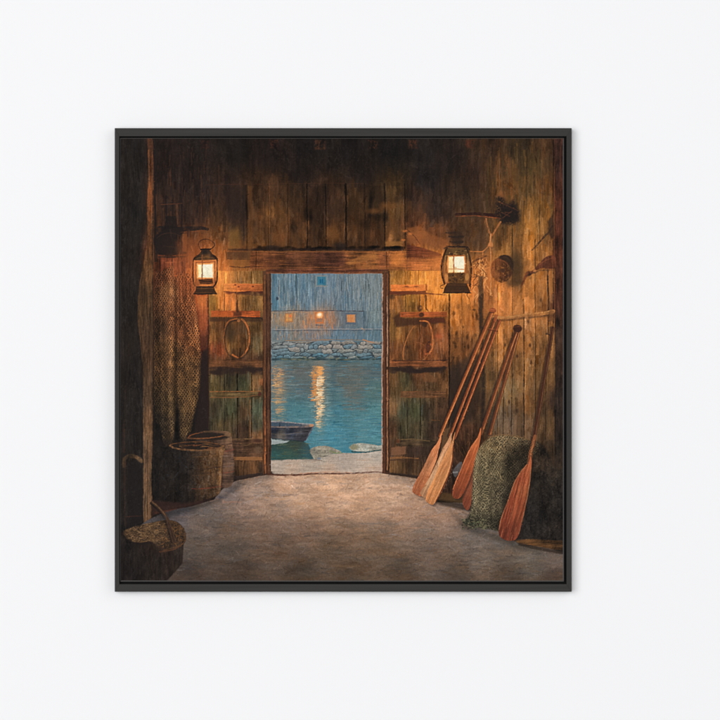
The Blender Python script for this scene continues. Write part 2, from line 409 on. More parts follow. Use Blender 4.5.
# ---------------------------------------------------------------- the view
def paint_view():
    V = field([(275, 280, (92, 118, 138)), (300, 285, (98, 124, 145)), (330, 285, (106, 124, 142)), (360, 285, (112, 126, 138)), (378, 290, (118, 130, 140)),
               (275, 305, (82, 118, 144)), (310, 305, (96, 124, 148)), (345, 305, (100, 122, 142)), (376, 315, (110, 126, 136)),
               (275, 318, (142, 124, 108)), (300, 318, (134, 122, 114)), (310, 320, (150, 118, 98)), (332, 320, (140, 112, 98)), (342, 318, (98, 108, 122)), (360, 318, (92, 110, 126)),
               (275, 335, (104, 116, 126)), (310, 335, (116, 114, 122)), (340, 336, (96, 120, 142)), (375, 336, (94, 118, 136)),
               (300, 345, (112, 116, 118)), (375, 350, (100, 118, 126)),
               (275, 366, (82, 106, 120)), (300, 366, (84, 98, 102)), (345, 366, (80, 98, 104)), (376, 368, (74, 98, 108)),
               (300, 385, (78, 104, 112)), (345, 385, (84, 100, 102)), (336, 395, (72, 112, 124)), (376, 390, (74, 112, 120)),
               (300, 410, (68, 122, 140)), (340, 412, (66, 122, 142)), (376, 415, (72, 126, 140)),
               (330, 435, (66, 132, 158)), (370, 432, (74, 132, 152)), (345, 448, (66, 126, 150)), (376, 445, (72, 132, 150))], 30, 1.8)
    V = V * (arr((1.02, 1.0, .94)) + sst(362, 372, Y0)[..., None] * sst(458, 440, Y0)[..., None] * arr((.10, -.02, -.03)))
    m = rect(270.6, 273.4, 383, 473.5, 0.5)
    put(m, V)
    M = mask_full(m)
    # board-and-batten boathouse across the water
    up = M * (Y0 < 311)
    strokes(900, 270, 273, 383, 311, PI2, .05, 9, 1.0, 13, .55, mask=up, seed=41, tint=-4)
    strokes(260, 270, 273, 383, 311, PI2, .05, 8, .7, 6, .55, mask=up, seed=42, pal=[(126, 140, 148), (82, 102, 118), (138, 142, 142), (74, 110, 132)])
    for x in (283.5, 296, 341.6, 352, 365.5):
        mul(line([(x, 274), (x + .3, 310)], .8, .8, .6), 0.78)
    put(line([(279.5, 280), (279, 302), (281, 308), (286, 307)], 1.0, 1.4, .7), (150, 146, 140), 0.5)
    put(line([(278.6, 280), (278.2, 296)], .9), (66, 78, 92), 0.6); put(ell(277.4, 298.5, 1.3, 1.6), (52, 60, 74), 0.8)
    for x in (367, 371.5, 375, 379):
        put(line([(x, 280), (x - .5, 326)], 1.5, 1.0, .8), (136, 144, 146), 0.4)
    # teal window under the gable
    put(rect(315.6, 275.8, 326.6, 287, .5), (136, 136, 130), .8); put(rect(317, 276.8, 326, 285.4, .9), (50, 112, 136), .85)
    put(rect(319.6, 279.5, 323, 283.6, .7), (24, 84, 116), .8); put(line([(321.4, 277), (321.4, 285)], .6), (74, 136, 160), .7)
    # lower storey
    lo = M * (Y0 > 311) * (Y0 < 340)
    strokes(700, 270, 311, 383, 340, PI2, .06, 6, .9, 12, .5, mask=lo, seed=43, tint=5)
    strokes(90, 300, 312, 335, 330, PI2, .06, 5, .8, 8, .5, mask=lo, seed=44, pal=[(198, 124, 78), (176, 128, 96), (108, 112, 122)])
    strokes(60, 272, 312, 300, 330, PI2, .06, 5, .8, 8, .5, mask=lo, seed=45, pal=[(188, 132, 84), (150, 132, 112), (116, 120, 124)])
    put(line([(271, 311), (310, 310.6), (363.5, 311)], 1.0, 1.0), (70, 66, 72), .85)
    put(line([(271, 312.4), (335, 312)], .7), (170, 124, 92), .5)
    put(line([(363.5, 311), (363.8, 329)], .9), (62, 78, 92), .8); put(line([(361, 313), (361, 329)], .6), (124, 134, 140), .5)
    put(line([(271, 329.4), (320, 329), (383, 328.8)], .9), (146, 140, 138), .8)
    put(line([(273, 330.6), (320, 330.3), (383, 330)], .9), (66, 76, 86), .85)
    put(line([(361, 327.8), (364, 330)], 1.2), (170, 130, 96), .7)
    # lit windows
    put(full(glow(288.5, 318, 7, 7) * M), (226, 150, 90), .35)
    put(full(glow(319, 316, 10, 10) * M), (240, 150, 90), .42)
    put(full(glow(351, 318, 5, 5) * M), (206, 130, 80), .25)
    put(rect(284.6, 313.4, 293, 322.2, .5), (150, 98, 62), .8); put(rect(285.6, 314.4, 292.2, 321.4, 1.0), (214, 150, 84), .85)
    put(rect(289.2, 315, 291.4, 317.4, .5), (220, 104, 62), .8); put(line([(288.8, 314), (288.8, 322)], .6), (120, 104, 96), .7)
    put(line([(285.5, 318.2), (292, 318.2)], .5), (130, 104, 84), .6)
    put(rect(315.2, 311.8, 324, 323.6, .5), (190, 112, 66), .9); put(rect(316.6, 318.4, 322.6, 322, .5), (146, 112, 92), .8)
    put(ell(319.6, 315, 3.0, 2.9, 1.4), (246, 184, 124)); put(ell(319.5, 314.6, 1.5, 1.5, 1.0), (255, 236, 210))
    put(line([(316, 325.2), (323, 325.4)], 1.1), (70, 76, 86), .7)
    put(rect(345.4, 312.6, 356.4, 324.4, .6), (82, 94, 106), .8); put(rect(347, 314.4, 355, 322.2, .9), (208, 136, 80), .9)
    put(line([(351, 314.4), (351, 322)], .6), (178, 104, 62), .8); put(line([(347, 318), (355, 318.2)], .5), (184, 112, 66), .7)
    strokes(70, 275, 332, 330, 341, PI2, .05, 4, .9, 6, .5, mask=lo, seed=46, pal=[(160, 132, 112), (104, 124, 140)])
    strokes(60, 330, 331, 372, 341, PI2, .05, 4, .9, 6, .5, mask=lo, seed=47, pal=[(88, 124, 144), (118, 130, 136), (78, 106, 126)])
    # dry-laid stone quay
    b = box(270.6, 339, 383, 360.5, 0)
    r = np.random.default_rng(61)
    pts = []
    for row, (yy, hh) in enumerate(((342.4, 3), (346.4, 3.4), (350.6, 3.4), (354.4, 3), (357.6, 2.4))):
        x = 264 + r.uniform(0, 9)
        while x < 386:
            w = r.choice([5, 7, 10, 14, 17]) * r.uniform(.8, 1.2)
            pts.append((x + w / 2, yy + r.uniform(-1.5, 1.5), w))
            x += w
    xx = X[b] + 1.0 * fbm(4, 3, 611, 2)[b]; yy = Y[b] + .8 * fbm(5, 3, 612, 2)[b] + .06 * (X[b] % 17 - 8)
    d1 = np.full(xx.shape, 1e9, np.float32); d2 = d1.copy(); idx = np.zeros(xx.shape, int)
    for k, (px, py, w) in enumerate(pts):
        d = np.sqrt(((xx - px) / (w * 0.27)) ** 2 + ((yy - py)) ** 2)
        nw = d < d1
        d2 = np.where(nw, d1, np.minimum(d2, d)); idx = np.where(nw, k, idx); d1 = np.where(nw, d, d1)
    pal = arr([(128, 130, 128), (112, 124, 128), (136, 130, 122), (104, 122, 130), (118, 122, 120), (98, 120, 128), (142, 134, 126)])
    cc = pal[r.integers(0, len(pal), len(pts))][idx]
    ppy = arr([p[1] for p in pts])[idx]
    low = sst(344, 359, yy)
    cc = cc * (1.0 - .1 * low)[..., None] + arr((-10, 2, 6)) * low[..., None]
    cc = cc * (1.10 - 0.10 * sst(-1.2, 1.6, yy - ppy) * 2 + .1 * FINE[b])[..., None]
    g = (sst(.95, .15, d2 - d1) * np.clip(.75 + .6 * fbm(5, 3, 613, 2)[b], .15, 1))[..., None]
    cc = cc * (1 - .8 * g) + arr((46, 54, 60)) * .8 * g
    me = sst(340.6, 342.2, yy) * sst(359.8, 358.4, yy + .5 * np.sin(xx * .8)) * M[b]
    img[b] = img[b] * (1 - me[..., None]) + cc * me[..., None]
    put(line([(286, 340.4), (330, 339.6), (352, 339.8), (362, 340.2)], .9), (150, 112, 78), .65)
    put(line([(363, 339.6), (368, 341.4), (374, 342.6)], 1.6, 1.0), (176, 122, 84), .8)
    put(line([(271, 345), (278, 342.5), (287, 341.8)], 1.0), (60, 68, 72), .6)
    put(line([(271, 359.4), (300, 359), (340, 359.8), (382, 358.6)], 1.7, 1.5, .8), (42, 58, 62), .85)
    for k in range(26):
        x = r.uniform(272, 380)
        put(ell(x, r.uniform(357, 360), r.uniform(1, 4), .8, .5), (50, 66, 60) if k % 2 else (118, 116, 92), .6)
    # water
    wa = M * sst(360, 361.4, Y0)
    strokes(1500, 270, 361, 383, 460, 0, .05, 8, .9, 9, .5, mask=wa, seed=51, tint=-5)
    strokes(420, 270, 361, 383, 460, 0, .05, 6, .7, 5, .42, mask=wa, seed=52, pal=[(96, 146, 158), (52, 92, 110), (108, 132, 134), (58, 112, 138)])
    for x0, x1, c, a in ((346, 362, (96, 98, 92), .38), (296, 310, (96, 98, 96), .3), (330, 336, (64, 92, 104), .3)):
        mm = sst(x0 - 3, x0 + 3, X0) * sst(x1 + 3, x1 - 3, X0) * sst(361, 370, Y0) * sst(412, 392, Y0) * M
        put(full(mm), c, a)
    strokes(160, 344, 364, 366, 412, 0, .05, 7, .8, 6, .4, mask=wa, seed=53, pal=[(112, 104, 94), (76, 100, 104), (96, 102, 98)])
    # lamp light broken on the ripples
    r = np.random.default_rng(71)
    put(full(glow(279, 385, 7, 26) * wa), (196, 140, 92), .36)
    put(full(glow(320, 392, 6, 34) * wa), (216, 150, 98), .4)
    for k in range(150):
        y = r.uniform(366, 428); t = (y - 366) / 62
        x = 279 + r.normal(0, 3.4 - t); L = r.uniform(2, 6)
        put(line([(x - L / 2, y), (x + L / 2, y + r.uniform(-.3, .3))], r.uniform(.6, 1.2), .4, .4), [(214, 150, 86), (190, 138, 98), (228, 174, 112)][r.integers(3)], .62 * (1 - .5 * t))
    for k in range(120):
        y = r.uniform(366, 402); x = 315 + r.normal(0, 1.6); L = r.uniform(2, 5)
        put(line([(x - L / 2, y), (x + L / 2, y)], r.uniform(.7, 1.2), .5, .4), [(226, 140, 70), (214, 152, 88), (196, 128, 78)][r.integers(3)], .6)
    for k in range(230):
        y = 367 + 60 * r.random() ** 1.1; t = (y - 367) / 60
        x = 320.6 + r.normal(0, 1.4 + (.7 if t > .5 else 0)) - t * .8; L = r.uniform(2, 5.2) * (1 - .25 * t)
        c = [(248, 214, 168), (244, 196, 142), (226, 166, 106), (250, 226, 190)][r.integers(4)]
        if y < 376:
            c = (232, 160, 92)
        put(line([(x - L / 2, y), (x + L / 2, y + r.uniform(-.4, .4))], r.uniform(.7, 1.4), .4, .4), c, .75 if t < .72 else .5)
    for k in range(34):
        y = r.uniform(372, 420); sd = r.choice([-1, 1]); x = 320 + sd * r.uniform(4, 8)
        put(line([(x, y), (x + sd * r.uniform(2, 6), y + r.uniform(-.5, .5))], .8, .3, .4), (156, 176, 172), .45)
    for x, y in ((321, 428), (320, 431), (317.5, 422.5), (322, 423)):
        put(line([(x - 1.6, y), (x + 1.6, y)], .9, .4, .4), (206, 178, 140), .6)
    # dark reflection and the moored boat
    put(poly([(270, 441), (302, 441), (308, 444), (314.5, 459), (270, 460.5)], .8), field([(275, 445, (46, 64, 60)), (295, 446, (58, 62, 52)), (290, 456, (54, 84, 76)), (308, 452, (52, 82, 88)), (273, 457, (48, 84, 82))]))
    for k in range(46):
        x = r.uniform(271, 308); y = r.uniform(443, 459)
        put(line([(x, y), (x + r.uniform(3, 9), y)], r.uniform(.6, 1.1), .3), [(44, 56, 52), (84, 92, 68), (66, 106, 100), (104, 96, 66)][r.integers(4)], .5)
    put(poly([(270.5, 438), (278, 438.2), (291, 440.2), (286, 442.6), (270.5, 444.6)], .6), (158, 164, 162), .92)
    put(poly([(270, 421.4), (290, 422), (313.4, 424.6), (314, 427), (306, 440.4), (302, 442), (290, 440), (270, 438)], .5), (62, 64, 76))
    put(poly([(270, 428), (312, 427.5), (304, 441), (290, 440), (270, 437.6)], .6), wood(.88 * field([(275, 430, (46, 50, 64)), (290, 432, (60, 64, 76)), (300, 431, (78, 76, 80)), (280, 435, (96, 88, 80)), (304, 437, (60, 58, 62))], 6), .25, .2, True))
    put(line([(270, 433.8), (285, 435), (302, 432)], 1.1, .5), (120, 106, 90), .5)
    put(poly([(271, 422.6), (292, 423.4), (310, 425.4), (300, 426.6), (271, 426)], .5), (64, 78, 90))
    put(line([(270.5, 421.6), (290, 422.4), (313.5, 424.8)], 1.2, 1.6), (148, 146, 144), .9)
    put(line([(270.5, 426.8), (288, 427.2), (300, 426.6), (312.8, 425.8)], 1.1, 2.6), (126, 108, 98), .9)
    put(ell(311.5, 425.6, 2.4, 1.4, .5), (186, 134, 98), .8)
    put(line([(279.5, 423), (279.4, 426)], .7), (30, 36, 44), .8); put(line([(301, 424), (301, 426)], .6), (30, 36, 44), .8)
    put(line([(313, 428), (309, 434), (306, 440.6)], 1.2, .8), (120, 130, 134), .7)
    put(line([(272, 438.6), (290, 440.6), (303, 441.6)], 1.2, 1.6), (34, 42, 42), .8)
    # shore ledge and rocks
    LD = field([(280, 465, (168, 152, 138)), (310, 465, (172, 154, 138)), (340, 462, (168, 154, 142)), (375, 458, (176, 166, 154)), (375, 468, (186, 158, 138)), (290, 471, (178, 152, 132)), (330, 470, (184, 154, 132)), (320, 456, (166, 158, 146))])
    LD = LD * (1 + .07 * GRAIN_H + .06 * FLOORN + .03 * FINE)[..., None]
    put(poly([(270, 460), (300, 459.5), (316, 459), (324, 455), (340, 452.5), (360, 453), (384, 450), (384, 474), (270, 474)], .7), LD)
    put(poly(smooth([(309.5, 450), (316, 446.4), (326, 446), (336, 449), (341, 452), (332, 454), (316, 459.6), (312, 456)], True), .6), wood(np.zeros_like(img) + arr((160, 150, 132)), .12, .14, True, .1))
    put(line([(330, 451), (336, 453), (342, 452.6)], 1.6, 1.0), (110, 124, 80), .8)
    put(poly(smooth([(349, 447.4), (356, 443.2), (366, 443.4), (378, 445.4), (384, 446), (384, 449.6), (372, 451.4), (356, 451)], True), .6), wood(np.zeros_like(img) + arr((156, 154, 142)), .12, .14, True, .1))
    put(ell(354, 447, 4.4, 2.6, 1.2), (122, 118, 88), .7)
    put(line([(352, 451.4), (366, 452.2), (384, 449.8)], 1.6, 1.2), (44, 72, 72), .85)
    put(line([(364, 445.2), (380, 446.8)], 1.0), (182, 180, 170), .5)
    put(line([(349, 442.6), (366, 442), (382, 444)], .8), (48, 90, 104), .5)
    for k in range(60):
        x = r.uniform(272, 376); y = r.uniform(455, 471)
        if y < 461 and x < 318:
            continue
        put(line([(x, y), (x + r.uniform(3, 13), y + r.uniform(-.6, .6))], r.uniform(.5, 1.1), .3), [(196, 176, 158), (140, 122, 108), (186, 146, 116), (204, 188, 172)][r.integers(4)], .4)
    put(ell(319, 458.4, 2, 1.2, .8), (104, 112, 126), .7); put(line([(310, 459.4), (322, 460.4)], .9), (116, 88, 72), .7)
    put(line([(271, 459.8), (300, 459.4), (312, 459.6)], .7), (120, 110, 100), .6)


def door_frame():
    # left jamb
    J = wood(np.zeros_like(img) + arr((76, 50, 35)), .3, .25)
    put(rect(262.6, 271, 271, 474.5, .4), J)
    put(line([(264.4, 276), (264.8, 380), (265.2, 473)], 1.5, 1.5), field([(265, 280, (124, 74, 42)), (265, 340, (96, 60, 38)), (265, 390, (110, 68, 42)), (265, 430, (160, 92, 54)), (265, 465, (170, 98, 56))]), .85)
    put(line([(266.6, 273), (266.6, 474)], .9), (46, 28, 25), .85)
    put(line([(268.4, 273), (268.2, 474)], .9), (94, 60, 42), .6)
    put(line([(270.4, 273), (270.2, 474)], 1.1), (50, 33, 28), .85)
    put(line([(271.2, 274), (271.1, 362)], .6), (140, 128, 122), .5)
    # head
    put(rect(266, 269.2, 388.6, 273.6, .4), wood(np.zeros_like(img) + arr((96, 56, 38)), .25, .2, True))
    put(line([(266, 270.6), (320, 270.8), (388, 270.6)], 1.0), (58, 34, 28), .85)
    put(line([(271, 273.4), (320, 273.2), (382, 273.4)], 1.1), (150, 106, 80), .7)
    # right jamb
    put(rect(382.2, 271, 389.6, 473.8, .4), J)
    put(line([(382.5, 275), (382.3, 340), (382.2, 400), (382, 472)], 1.3, 1.2), (186, 148, 128), .85)
    put(line([(384.6, 273), (384.4, 473)], 1.8), (92, 54, 38), .9)
    put(line([(385.9, 273), (385.8, 473)], .9), (54, 32, 28), .85)
    put(line([(387.2, 296), (387.4, 366)], 1.3, 1.1), (182, 136, 106), .8)
    put(line([(387.4, 370), (387.3, 420), (387.4, 470)], 1.2, 1.0), (166, 112, 76), .8)
    put(line([(387, 274), (387.2, 296)], 1.2), (120, 70, 44), .8)
    put(line([(388.8, 272), (388.9, 473)], 1.1), (48, 30, 26), .85)


def doors():
    r = np.random.default_rng(81)
    # ---- left leaf
    F = field([(214, 300, (128, 96, 46)), (212, 330, (110, 74, 42)), (222, 300, (196, 112, 54)), (230, 300, (176, 100, 50)), (244, 300, (124, 84, 44)), (256, 300, (118, 84, 46)),
               (216, 278, (212, 128, 60)), (224, 276, (200, 122, 56)), (240, 276, (132, 90, 48)), (256, 276, (120, 86, 48)),
               (214, 335, (118, 76, 40)), (218, 350, (128, 66, 40)), (222, 328, (96, 60, 36)), (232, 345, (98, 68, 38)), (244, 345, (96, 62, 36)), (257, 325, (98, 68, 38)), (257, 345, (92, 74, 48)),
               (215, 362, (82, 54, 36)), (240, 362, (82, 52, 34)), (258, 362, (70, 48, 34)),
               (217, 384, (84, 70, 44)), (230, 382, (58, 50, 34)), (244, 384, (66, 64, 44)), (257, 384, (104, 74, 46)),
               (214, 410, (60, 50, 36)), (220, 412, (66, 62, 46)), (231, 410, (72, 73, 52)), (244, 412, (70, 52, 36)), (257, 410, (76, 80, 62)), (257, 425, (78, 74, 56)),
               (244, 430, (66, 48, 36)), (257, 436, (104, 72, 48)), (225, 425, (66, 54, 36)), (240, 450, (66, 46, 34)), (257, 450, (98, 72, 52)),
               (240, 466, (84, 58, 38)), (258, 466, (96, 64, 40))], 12, 1.9)
    put(rect(208.6, 271, 263.4, 476, .5), wood(F, .22, .28))
    md = mask_full(rect(208.6, 271, 263.4, 476, .5))
    strokes(900, 208, 271, 264, 476, PI2, .07, 8, 1.0, 14, .55, mask=md, seed=82, tint=7)
    put(line([(208.2, 292), (208, 380), (208.4, 440)], 1.8, 1.6), (44, 30, 26), .75)
    for x, y0, y1, w, d in ((224.2, 272, 360, .9, .5), (237.4, 272, 312, .9, .45), (251.6, 272, 360, 1.0, .5), (237.2, 320, 360, .8, .55),
                            (224.2, 374, 438, .9, .45), (237.4, 374, 438, 1.6, .3), (251.6, 374, 438, 1.2, .35), (246, 460, 474, .8, .6), (252, 460, 474, .8, .6)):
        seam(x, y0, y1, w, d)
    put(line([(250.2, 400), (250.4, 436)], 1.2), (142, 92, 52), .6)
    put(line([(213, 342), (214, 360)], 2.0, 1, 1), (130, 66, 42), .35); put(line([(219, 338), (220, 356)], 2.0, 1, 1), (122, 62, 40), .3)
    # top rail
    put(rect(224, 283.6, 267, 291.6, .4), wood(field([(228, 288, (206, 122, 60)), (240, 288, (196, 104, 54)), (255, 288, (172, 92, 48)), (265, 288, (150, 84, 46))]), .15, .16, True))
    put(line([(224, 283.8), (245, 283.4), (262, 284.6)], .9), (216, 134, 72), .5)
    for x, y in ((235.5, 285), (253, 286.4), (238.6, 286.8)):
        put(ell(x, y, 1.2, .8, .5), (96, 44, 30), .85)
    put(line([(224, 291.8), (236, 292.8), (250, 291.8), (266, 292.6)], 1.5, 2.4), (72, 36, 28), .9)
    put(ell(229, 293, 3.4, 1.4, .8), (92, 42, 30), .8); put(line([(236, 293.4), (266, 294.6)], 2.6, 3.0, 1), (64, 38, 30), .7)
    # middle bracket and its shade
    put(rect(209.5, 317, 265, 321.4, 1.2), (56, 38, 28), .72)
    put(rect(211.2, 310.6, 260, 316.8, .5), wood(np.zeros_like(img) + arr((158, 76, 38)), .2, .2, True))
    put(line([(212, 315.6), (259, 315.4)], 1.0), (190, 98, 50), .5); put(rect(233, 311.6, 241, 316.4, 1.2), (66, 38, 28), .75)
    put(line([(213, 311), (259, 311)], .8), (120, 58, 34), .6)
    put(line([(238, 317), (260, 317.6), (264, 320)], 1.3), (36, 28, 26), .7)
    put(line([(236.2, 295), (236.6, 300), (237.2, 311)], 1.0, 2.8), (56, 36, 27), .85)
    # rope hoop
    put(ell(230, 331, 6.5, 9, 4), (62, 48, 34), .6)
    put(ell(243, 327, 6, 7, 3), (58, 44, 34), .5)
    hp = smooth([(236.5, 318.6), (229, 321), (224.6, 329), (223.6, 339), (225.6, 350), (231, 355.6), (237, 358), (243, 355), (248, 347), (249.2, 337), (247.8, 328), (244, 321), (239, 318.4), (236.5, 318.6)])
    put(line([(a + 1.1, b_ + 1.2) for a, b_ in hp], 1.5), (46, 34, 28), .6)
    put(line(hp[:24], 1.5, .8), (150, 86, 46), .85); put(line(hp[24:46], .6, .8), (96, 62, 38), .55); put(line(hp[40:70], 1.3, 1.8), (184, 104, 54), .9); put(line(hp[66:], 1.2, .8), (120, 76, 44), .7)
    put(line([(232.6, 354.6), (237.4, 357.6)], 1.6), (190, 104, 54), .9)
    put(ell(238.4, 320.4, 1.6, 1.6, .6), (176, 106, 60), .7)
    # lock rail
    put(rect(209.6, 359.4, 262, 367.6, .8), wood(np.zeros_like(img) + arr((94, 60, 38)), .28, .3, True), .9)
    put(line([(243, 362.6), (262, 361.6)], .9), (128, 84, 50), .7)
    for k in range(40):
        put(ell(r.uniform(209, 265), r.uniform(368, 374), r.uniform(2, 6), r.uniform(1, 2.6), 1.2), (44, 32, 28), .6)
    put(rect(262, 378.5, 266, 384.5, 1.2), (176, 96, 52), .6); put(rect(259, 379, 264, 385, 1.6), (160, 92, 54), .5)
    # small rail with two lit edges
    put(rect(211, 391.4, 262, 397.4, .6), wood(np.zeros_like(img) + arr((84, 66, 42)), .3, .3, True), .9)
    put(line([(210, 391.8), (230, 391.4), (246, 391.6), (261, 391)], 1.0, .7), (150, 92, 52), .85)
    put(line([(210, 397.6), (224, 397.8), (245, 397.2), (257, 395)], 1.0, .6), (134, 84, 50), .75)
    put(line([(228, 394.4), (240, 393.8)], .9), (136, 112, 74), .6); put(ell(259.5, 394, 1.8, 2.2, .8), (72, 36, 30), .8)
    # foot rails
    put(rect(232, 439, 263, 456.6, .6), wood(np.zeros_like(img) + arr((74, 52, 38)), .34, .34, True), .85)
    put(line([(232, 439.6), (252, 438.8)], 1.2), (118, 88, 58), .8); put(line([(240, 443.6), (246, 445.6), (252, 443.4)], 1.0), (112, 84, 54), .6)
    put(ell(258, 450, 4, 3.6, 1.5), (112, 86, 66), .6); put(ell(258, 441, 4, 1.6, 1), (60, 36, 30), .7)
    put(rect(234, 457, 268, 460.4, .5), (138, 92, 56), .9); put(line([(234, 461), (266, 460.8)], 1.1), (62, 40, 30), .8)
    put(rect(235, 461, 263, 475, .6), wood(np.zeros_like(img) + arr((84, 58, 38)), .4, .3), .7)
    put(rect(262.6, 461, 270, 473, .8), (140, 86, 50), .65); put(rect(259, 462, 262.4, 472, .8), (44, 34, 30), .6)
    put(poly([(232, 476), (250, 474), (272, 471.5), (274, 474), (262, 476.2), (234, 479.6)], .9), (52, 40, 36), .9)

    # ---- right leaf
    F = field([(394, 277, (150, 100, 48)), (411, 278, (186, 118, 52)), (425, 278, (206, 128, 56)), (440, 280, (216, 132, 58)), (396, 300, (140, 88, 46)), (411, 300, (126, 86, 40)), (425, 300, (190, 114, 48)), (440, 305, (206, 126, 56)),
               (394, 330, (124, 84, 44)), (411, 332, (100, 64, 36)), (425, 335, (118, 68, 38)), (440, 335, (146, 84, 46)), (394, 352, (108, 66, 38)), (411, 352, (96, 60, 34)), (425, 352, (116, 64, 36)), (442, 352, (120, 72, 42)),
               (394, 380, (80, 56, 34)), (404, 380, (66, 58, 38)), (420, 376, (92, 60, 38)), (430, 382, (92, 66, 42)), (445, 380, (100, 66, 40)),
               (393, 410, (96, 68, 44)), (401, 412, (58, 58, 43)), (416, 412, (68, 68, 47)), (428, 412, (62, 48, 34)), (442, 412, (70, 48, 34)),
               (401, 430, (62, 58, 40)), (393, 430, (106, 70, 46)), (416, 432, (70, 60, 42)), (436, 432, (64, 46, 34)),
               (396, 452, (96, 66, 46)), (416, 452, (58, 42, 32)), (396, 466, (90, 64, 40)), (416, 466, (70, 50, 34)), (434, 466, (56, 42, 32))], 12, 1.9)
    put(rect(389.4, 271, 448.6, 476.5, .5), wood(F, .22, .28))
    md = mask_full(rect(389.4, 271, 448.6, 476.5, .5))
    strokes(900, 389, 271, 449, 476, PI2, .07, 8, 1.0, 14, .55, mask=md, seed=83, tint=7)
    for x, y0, y1, w, d in ((404.6, 271, 284, .9, .5), (418.6, 271, 285, .8, .5), (405.6, 295, 312, 1.0, .4), (419.4, 295, 315, 1.0, .45), (419.4, 322, 361, .9, .5), (406, 322, 361, .7, .65),
                            (448.8, 295, 470, 1.6, .38), (407, 400, 438, .9, .5), (420.2, 398, 438, 1.3, .35), (433, 372, 438, .8, .6), (406, 459, 474, .8, .6), (421, 459, 474, .8, .6)):
        seam(x, y0, y1, w, d)
    # top rail
    put(rect(390.4, 284.6, 428, 291.4, .5), wood(np.zeros_like(img) + arr((194, 106, 52)), .14, .16, True))
    for x, y in ((406.5, 286.6), (416, 286.6)):
        put(ell(x, y, 2.2, .8, .5), (124, 60, 36), .8)
    put(rect(388.4, 291, 426, 294.6, .6), (92, 44, 30), .9); put(line([(426, 293.6), (445, 294.8)], 1.6, 1.2), (96, 44, 30), .9)
    put(line([(426.4, 284), (426.6, 290)], 1.1), (74, 38, 26), .85)
    put(line([(388, 295.6), (405, 295)], 1.2), (54, 32, 26), .7); put(ell(391.6, 297, 3, 2.4, 1.4), (56, 38, 30), .6)
    # middle bracket
    put(poly([(393, 318), (400, 312), (402, 318), (444, 317), (446, 323), (410, 325), (396, 327)], 1.4), (58, 36, 27), .75)
    put(rect(400, 312, 447, 317.2, .5), wood(np.zeros_like(img) + arr((160, 80, 42)), .2, .2, True))
    put(line([(401, 312.4), (446, 312)], .8), (182, 100, 54), .5); put(rect(421, 318, 445, 322.6, .6), (76, 38, 28), .75)
    put(ell(420, 308.4, 2.6, 3, .8), (66, 42, 30), .8); put(ell(421, 308, 1.3, 1.2, .5), (176, 110, 62), .6)
    put(line([(419.4, 296), (419.6, 308)], 1.0), (64, 42, 28), .8); put(line(smooth([(425.6, 296), (426, 304), (426.4, 308.6), (429, 311.4)]), 2.2, 1.2), (64, 42, 28), .85)
    put(ell(421.6, 315, 2.8, 2.2, .7), (60, 36, 27), .85); put(ell(424.6, 324.6, 2.6, 2.2, .8), (52, 34, 27), .8)
    # rope hoop
    put(line(smooth([(420, 321), (428, 322), (431.4, 330), (433, 342), (431.6, 350), (428, 354)]), 1.2, 1.8), (198, 112, 58), .9)
    put(line(smooth([(414, 326), (409, 334), (404.4, 346), (403, 355), (403.6, 360)]), 1.0, 1.4), (170, 102, 56), .85)
    put(line(smooth([(403, 358.6), (408, 361.4), (416, 361.8), (424, 359.6), (429, 354)]), 1.4, .8), (158, 98, 56), .8)
    put(line(smooth([(415.6, 342.6), (420, 343), (425, 346)]), .9, .6), (150, 90, 54), .7)
    put(ell(428, 348, 2.4, 5, 1.2), (74, 42, 34), .6)
    for k in range(8):
        put(ell(r.uniform(424, 431), r.uniform(342, 356), .9, .9, .5), [(180, 92, 60), (60, 36, 32)][k % 2], .7)
    put(full(glow(438, 336, 4, 3)), (190, 84, 54), .45)
    # lock rail
    put(rect(390, 360.6, 448, 367, .6), wood(np.zeros_like(img) + arr((112, 66, 40)), .25, .28, True), .92)
    put(line([(392, 360.4), (425, 360.6), (448, 360)], 1.0), (48, 30, 26), .8); put(line([(430, 364), (434, 361.6), (446, 362)], 1.1, .8), (150, 86, 48), .7)
    for k in range(44):
        put(ell(r.uniform(392, 446), r.uniform(368, 372), r.uniform(2, 6), r.uniform(.8, 2.0), 1.0), (44, 32, 28), .65)
    put(poly([(420, 374), (426, 372), (436, 378), (437, 382), (424, 382)], 1.2), (122, 76, 46), .5)
    # small rail
    put(rect(400, 391.4, 446, 397.4, .6), wood(np.zeros_like(img) + arr((88, 58, 38)), .3, .3, True), .8)
    put(line([(403, 391.8), (440, 391)], .8), (122, 76, 46), .7); put(line([(404, 397.6), (436, 397.4)], .9), (112, 70, 42), .6)
    put(line([(432, 420), (439, 420)], 1.0), (138, 86, 48), .7)
    put(poly([(444, 429), (451, 427), (449, 446), (441, 455), (441, 442)], 1.0), (118, 84, 54), .6)
    # foot rails
    put(rect(396, 439.4, 436, 446, .8), wood(np.zeros_like(img) + arr((78, 60, 42)), .35, .3, True), .8)
    put(line([(398, 439.6), (412, 438.8), (430, 441)], 1.0), (116, 90, 58), .6); put(ell(398, 441, 2, 2, .8), (104, 60, 38), .7)
    put(poly([(391, 447.6), (406, 446), (406, 454), (391, 455.4)], .8), (124, 84, 60), .8)
    put(line([(389, 458.4), (404, 457.6), (418, 458.6)], 2.0, 1.2), (134, 88, 52), .85); put(line([(389, 460.4), (420, 460)], 1.0), (60, 40, 30), .7)
    put(rect(406, 447, 440, 456, 1.5), (54, 40, 32), .5)
    put(poly([(388, 472.4), (410, 474.5), (432, 477), (430, 480), (402, 476), (388, 474.6)], .9), (50, 38, 33), .9)


